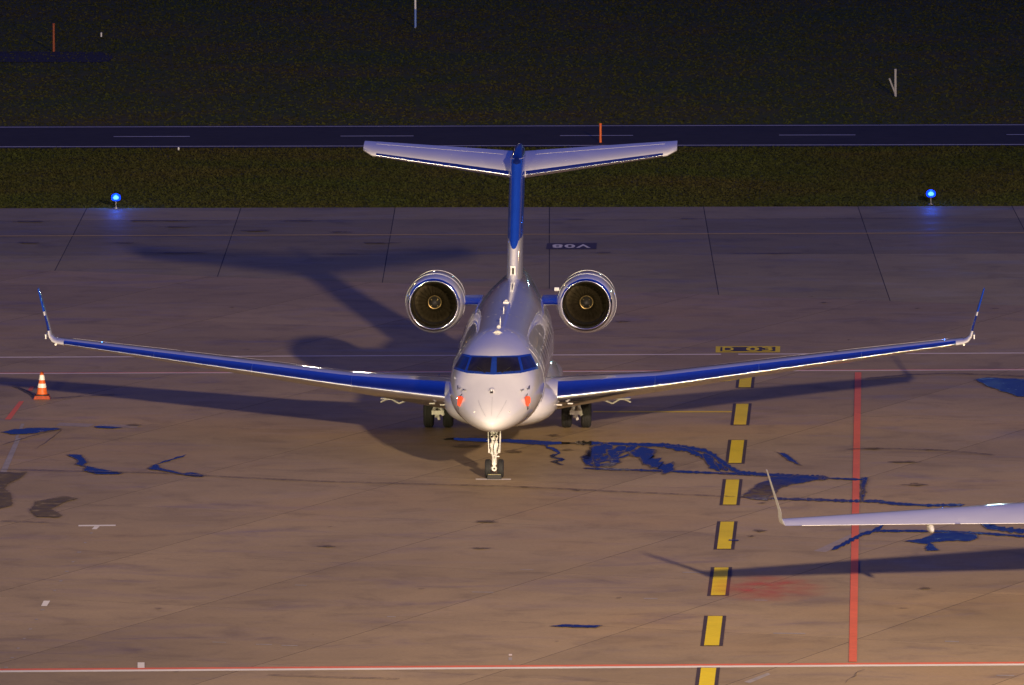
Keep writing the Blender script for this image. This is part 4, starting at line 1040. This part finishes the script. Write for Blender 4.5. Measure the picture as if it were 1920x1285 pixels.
# blue taxiway edge lights
def glow(name, col, power):
    m, N, L, P = new_mat(name); P.inputs['Base Color'].default_value = (*[min(1, c) for c in col], 1)
    P.inputs['Emission Color'].default_value = (*col, 1); P.inputs['Emission Strength'].default_value = power; return m
CORE = glow('lamp_core_glow', (.16, .55, 1.0), 6.0)
HALO = glow('blue_halo_glow', (.0, .05, 1.0), 1.7)
def _soft():
    N, L = HALO.node_tree.nodes, HALO.node_tree.links; P = N['Principled BSDF']; P.inputs['Alpha'].default_value = .75
_soft()
first = None
for (px, py, lab) in ((217.5, 391, 'glowing blue taxiway edge light at the left end of the grass verge'), (1745.5, 384, 'glowing blue taxiway edge light on the right, above the right winglet')):
    g = ground(px, py); r = empty('taxiway_light', (g.x, g.y, 0))
    mb = MB(); mb.tube((0, 0, -.01), (0, 0, .03), .12, .11, 20); mb.build('base_plate', DULLMETAL, r, True, 40)
    mb = MB(); mb.tube((0, 0, .02), (0, 0, .30), .018, .018, 12); mb.tube((0, 0, .27), (0, 0, .31), .05, .09, 16); mb.build('stem', DULLMETAL, r, True, 40)
    mb = MB(); mb.lathe([(.33, .01), (.33, .06), (.36, .10), (.41, .105), (.46, .07), (.48, .01)], (0, 0, 0), 'Z', 24); mb.build('lamp_core', CORE, r, True)
    mb = MB(); mb.lathe([(.27, .005), (.275, .08), (.31, .145), (.36, .17), (.42, .172), (.48, .15), (.53, .09), (.555, .005)], (0, 0, 0), 'Z', 28); mb.build('halo_globe', HALO, r, True)  # glowing shell added around the core to imitate its halo
    l = lamp('lamp_glow', 'POINT', (0, 0, .85), 45, (.02, .12, 1.0), .05); l.parent = r
    tag(r, lab, 'taxiway light', 'blue taxiway edge lights')

# marker posts
def post(name, base_px, h, w, mat, lab, cat, brace=None, grp=None, seg=None):
    g = ground(*base_px); r = empty(name, (g.x, g.y, 0))
    mb = MB(); mb.tube((0, 0, -.05), (0, 0, h), w, w * .9, 12); mb.build('shaft', mat, r, True, 40)
    mb = MB(); mb.tube((0, 0, h - .02), (0, 0, h + .03), w * 1.25, w * .8, 12); mb.build('cap', mat, r, True, 40)
    if seg:
        mb = MB(); mb.tube((0, 0, seg[0]), (0, 0, seg[1]), w * 1.08, w * 1.05, 12); mb.build('sleeve', seg[2], r, True, 40)
    if brace:
        mb = MB(); mb.tube((-.26, -.05, h * .68), (-.02, 0, h * .12), w * .7, w * .6, 10); mb.build('brace', mat, r, True, 40)
    tag(r, lab, cat, grp)
post('marker_post', (1126, 268), .74, .05, ORANGE, 'orange marker post standing on the service road behind the tailplane', 'marker post', grp='marker posts')
post('marker_post', (101, 98), 1.25, .055, paint('faded_orange_paint', (.26, .055, .012), .6), 'dim orange marker post by the dark path at the upper left', 'marker post', grp='marker posts')
post('marker_post', (779, 52), 1.35, .05, POSTWHITE, 'thin white marker post with blue foot at the top edge of the photo', 'marker post', grp='marker posts', seg=(.0, .85, paint('blue_sleeve', (.12, .22, .55), .5)))
post('marker_post', (1679, 181), 1.12, .055, paint('weathered_white', (.36, .35, .34), .6), 'white marker post with a slanting brace in the far grass on the right', 'marker post', brace=True, grp='marker posts')
post('marker_peg', (190, 69), .16, .035, POSTWHITE, 'tiny white peg in the far grass right of the dim orange post', 'marker peg')
post('marker_peg', (335, 282), .09, .035, POSTWHITE, 'tiny white peg at the near kerb of the service road', 'marker peg')
g = ground(1044, 545); e = empty('marker_block', (g.x, g.y, 0))
mb = MB(); mb.add([(-.085, -.06, 0), (.085, -.06, 0), (.085, .08, 0), (-.085, .08, 0), (-.075, -.045, .10), (.075, -.045, .10), (.07, .03, .11), (-.07, .03, .11)], [(0, 3, 2, 1), (4, 5, 6, 7), (0, 1, 5, 4), (1, 2, 6, 5), (2, 3, 7, 6), (3, 0, 4, 7)]); mb.build('block', POSTWHITE, e)
mb = MB(); mb.box((0, -.055, .05), (.10, .012, .04)); mb.build('reflector', REFLECT, e)
tag(e, 'small white marker block on the concrete just left of the right-hand engine', 'marker block')

# far apron lamps for glints on polished edges; front four added as shadow fill
for (x, y, z, P_, c) in ((-60, 520, 12, 900, (1, .62, .3)), (40, 600, 14, 900, (.5, .9, 1)), (-130, 480, 10, 900, (1, .8, .6)), (120, 540, 12, 900, (.6, 1, .9)), (-12, 700, 16, 900, (1, .85, .7)), (200, 420, 12, 700, (1, .6, .3)), (-220, 380, 12, 700, (1, .9, .7)),
                       (-170, -60, 32, 5200, (1, .80, .52)), (180, -50, 34, 5200, (1, .80, .50)), (120, -190, 36, 5200, (1, .84, .62)), (-90, -200, 36, 5200, (1, .82, .58))):
    lamp('glint_fill_lamp', 'POINT', (x, y, z), P_ * (14 if y > 0 else 38), c, .8 if y > 0 else 1.2)
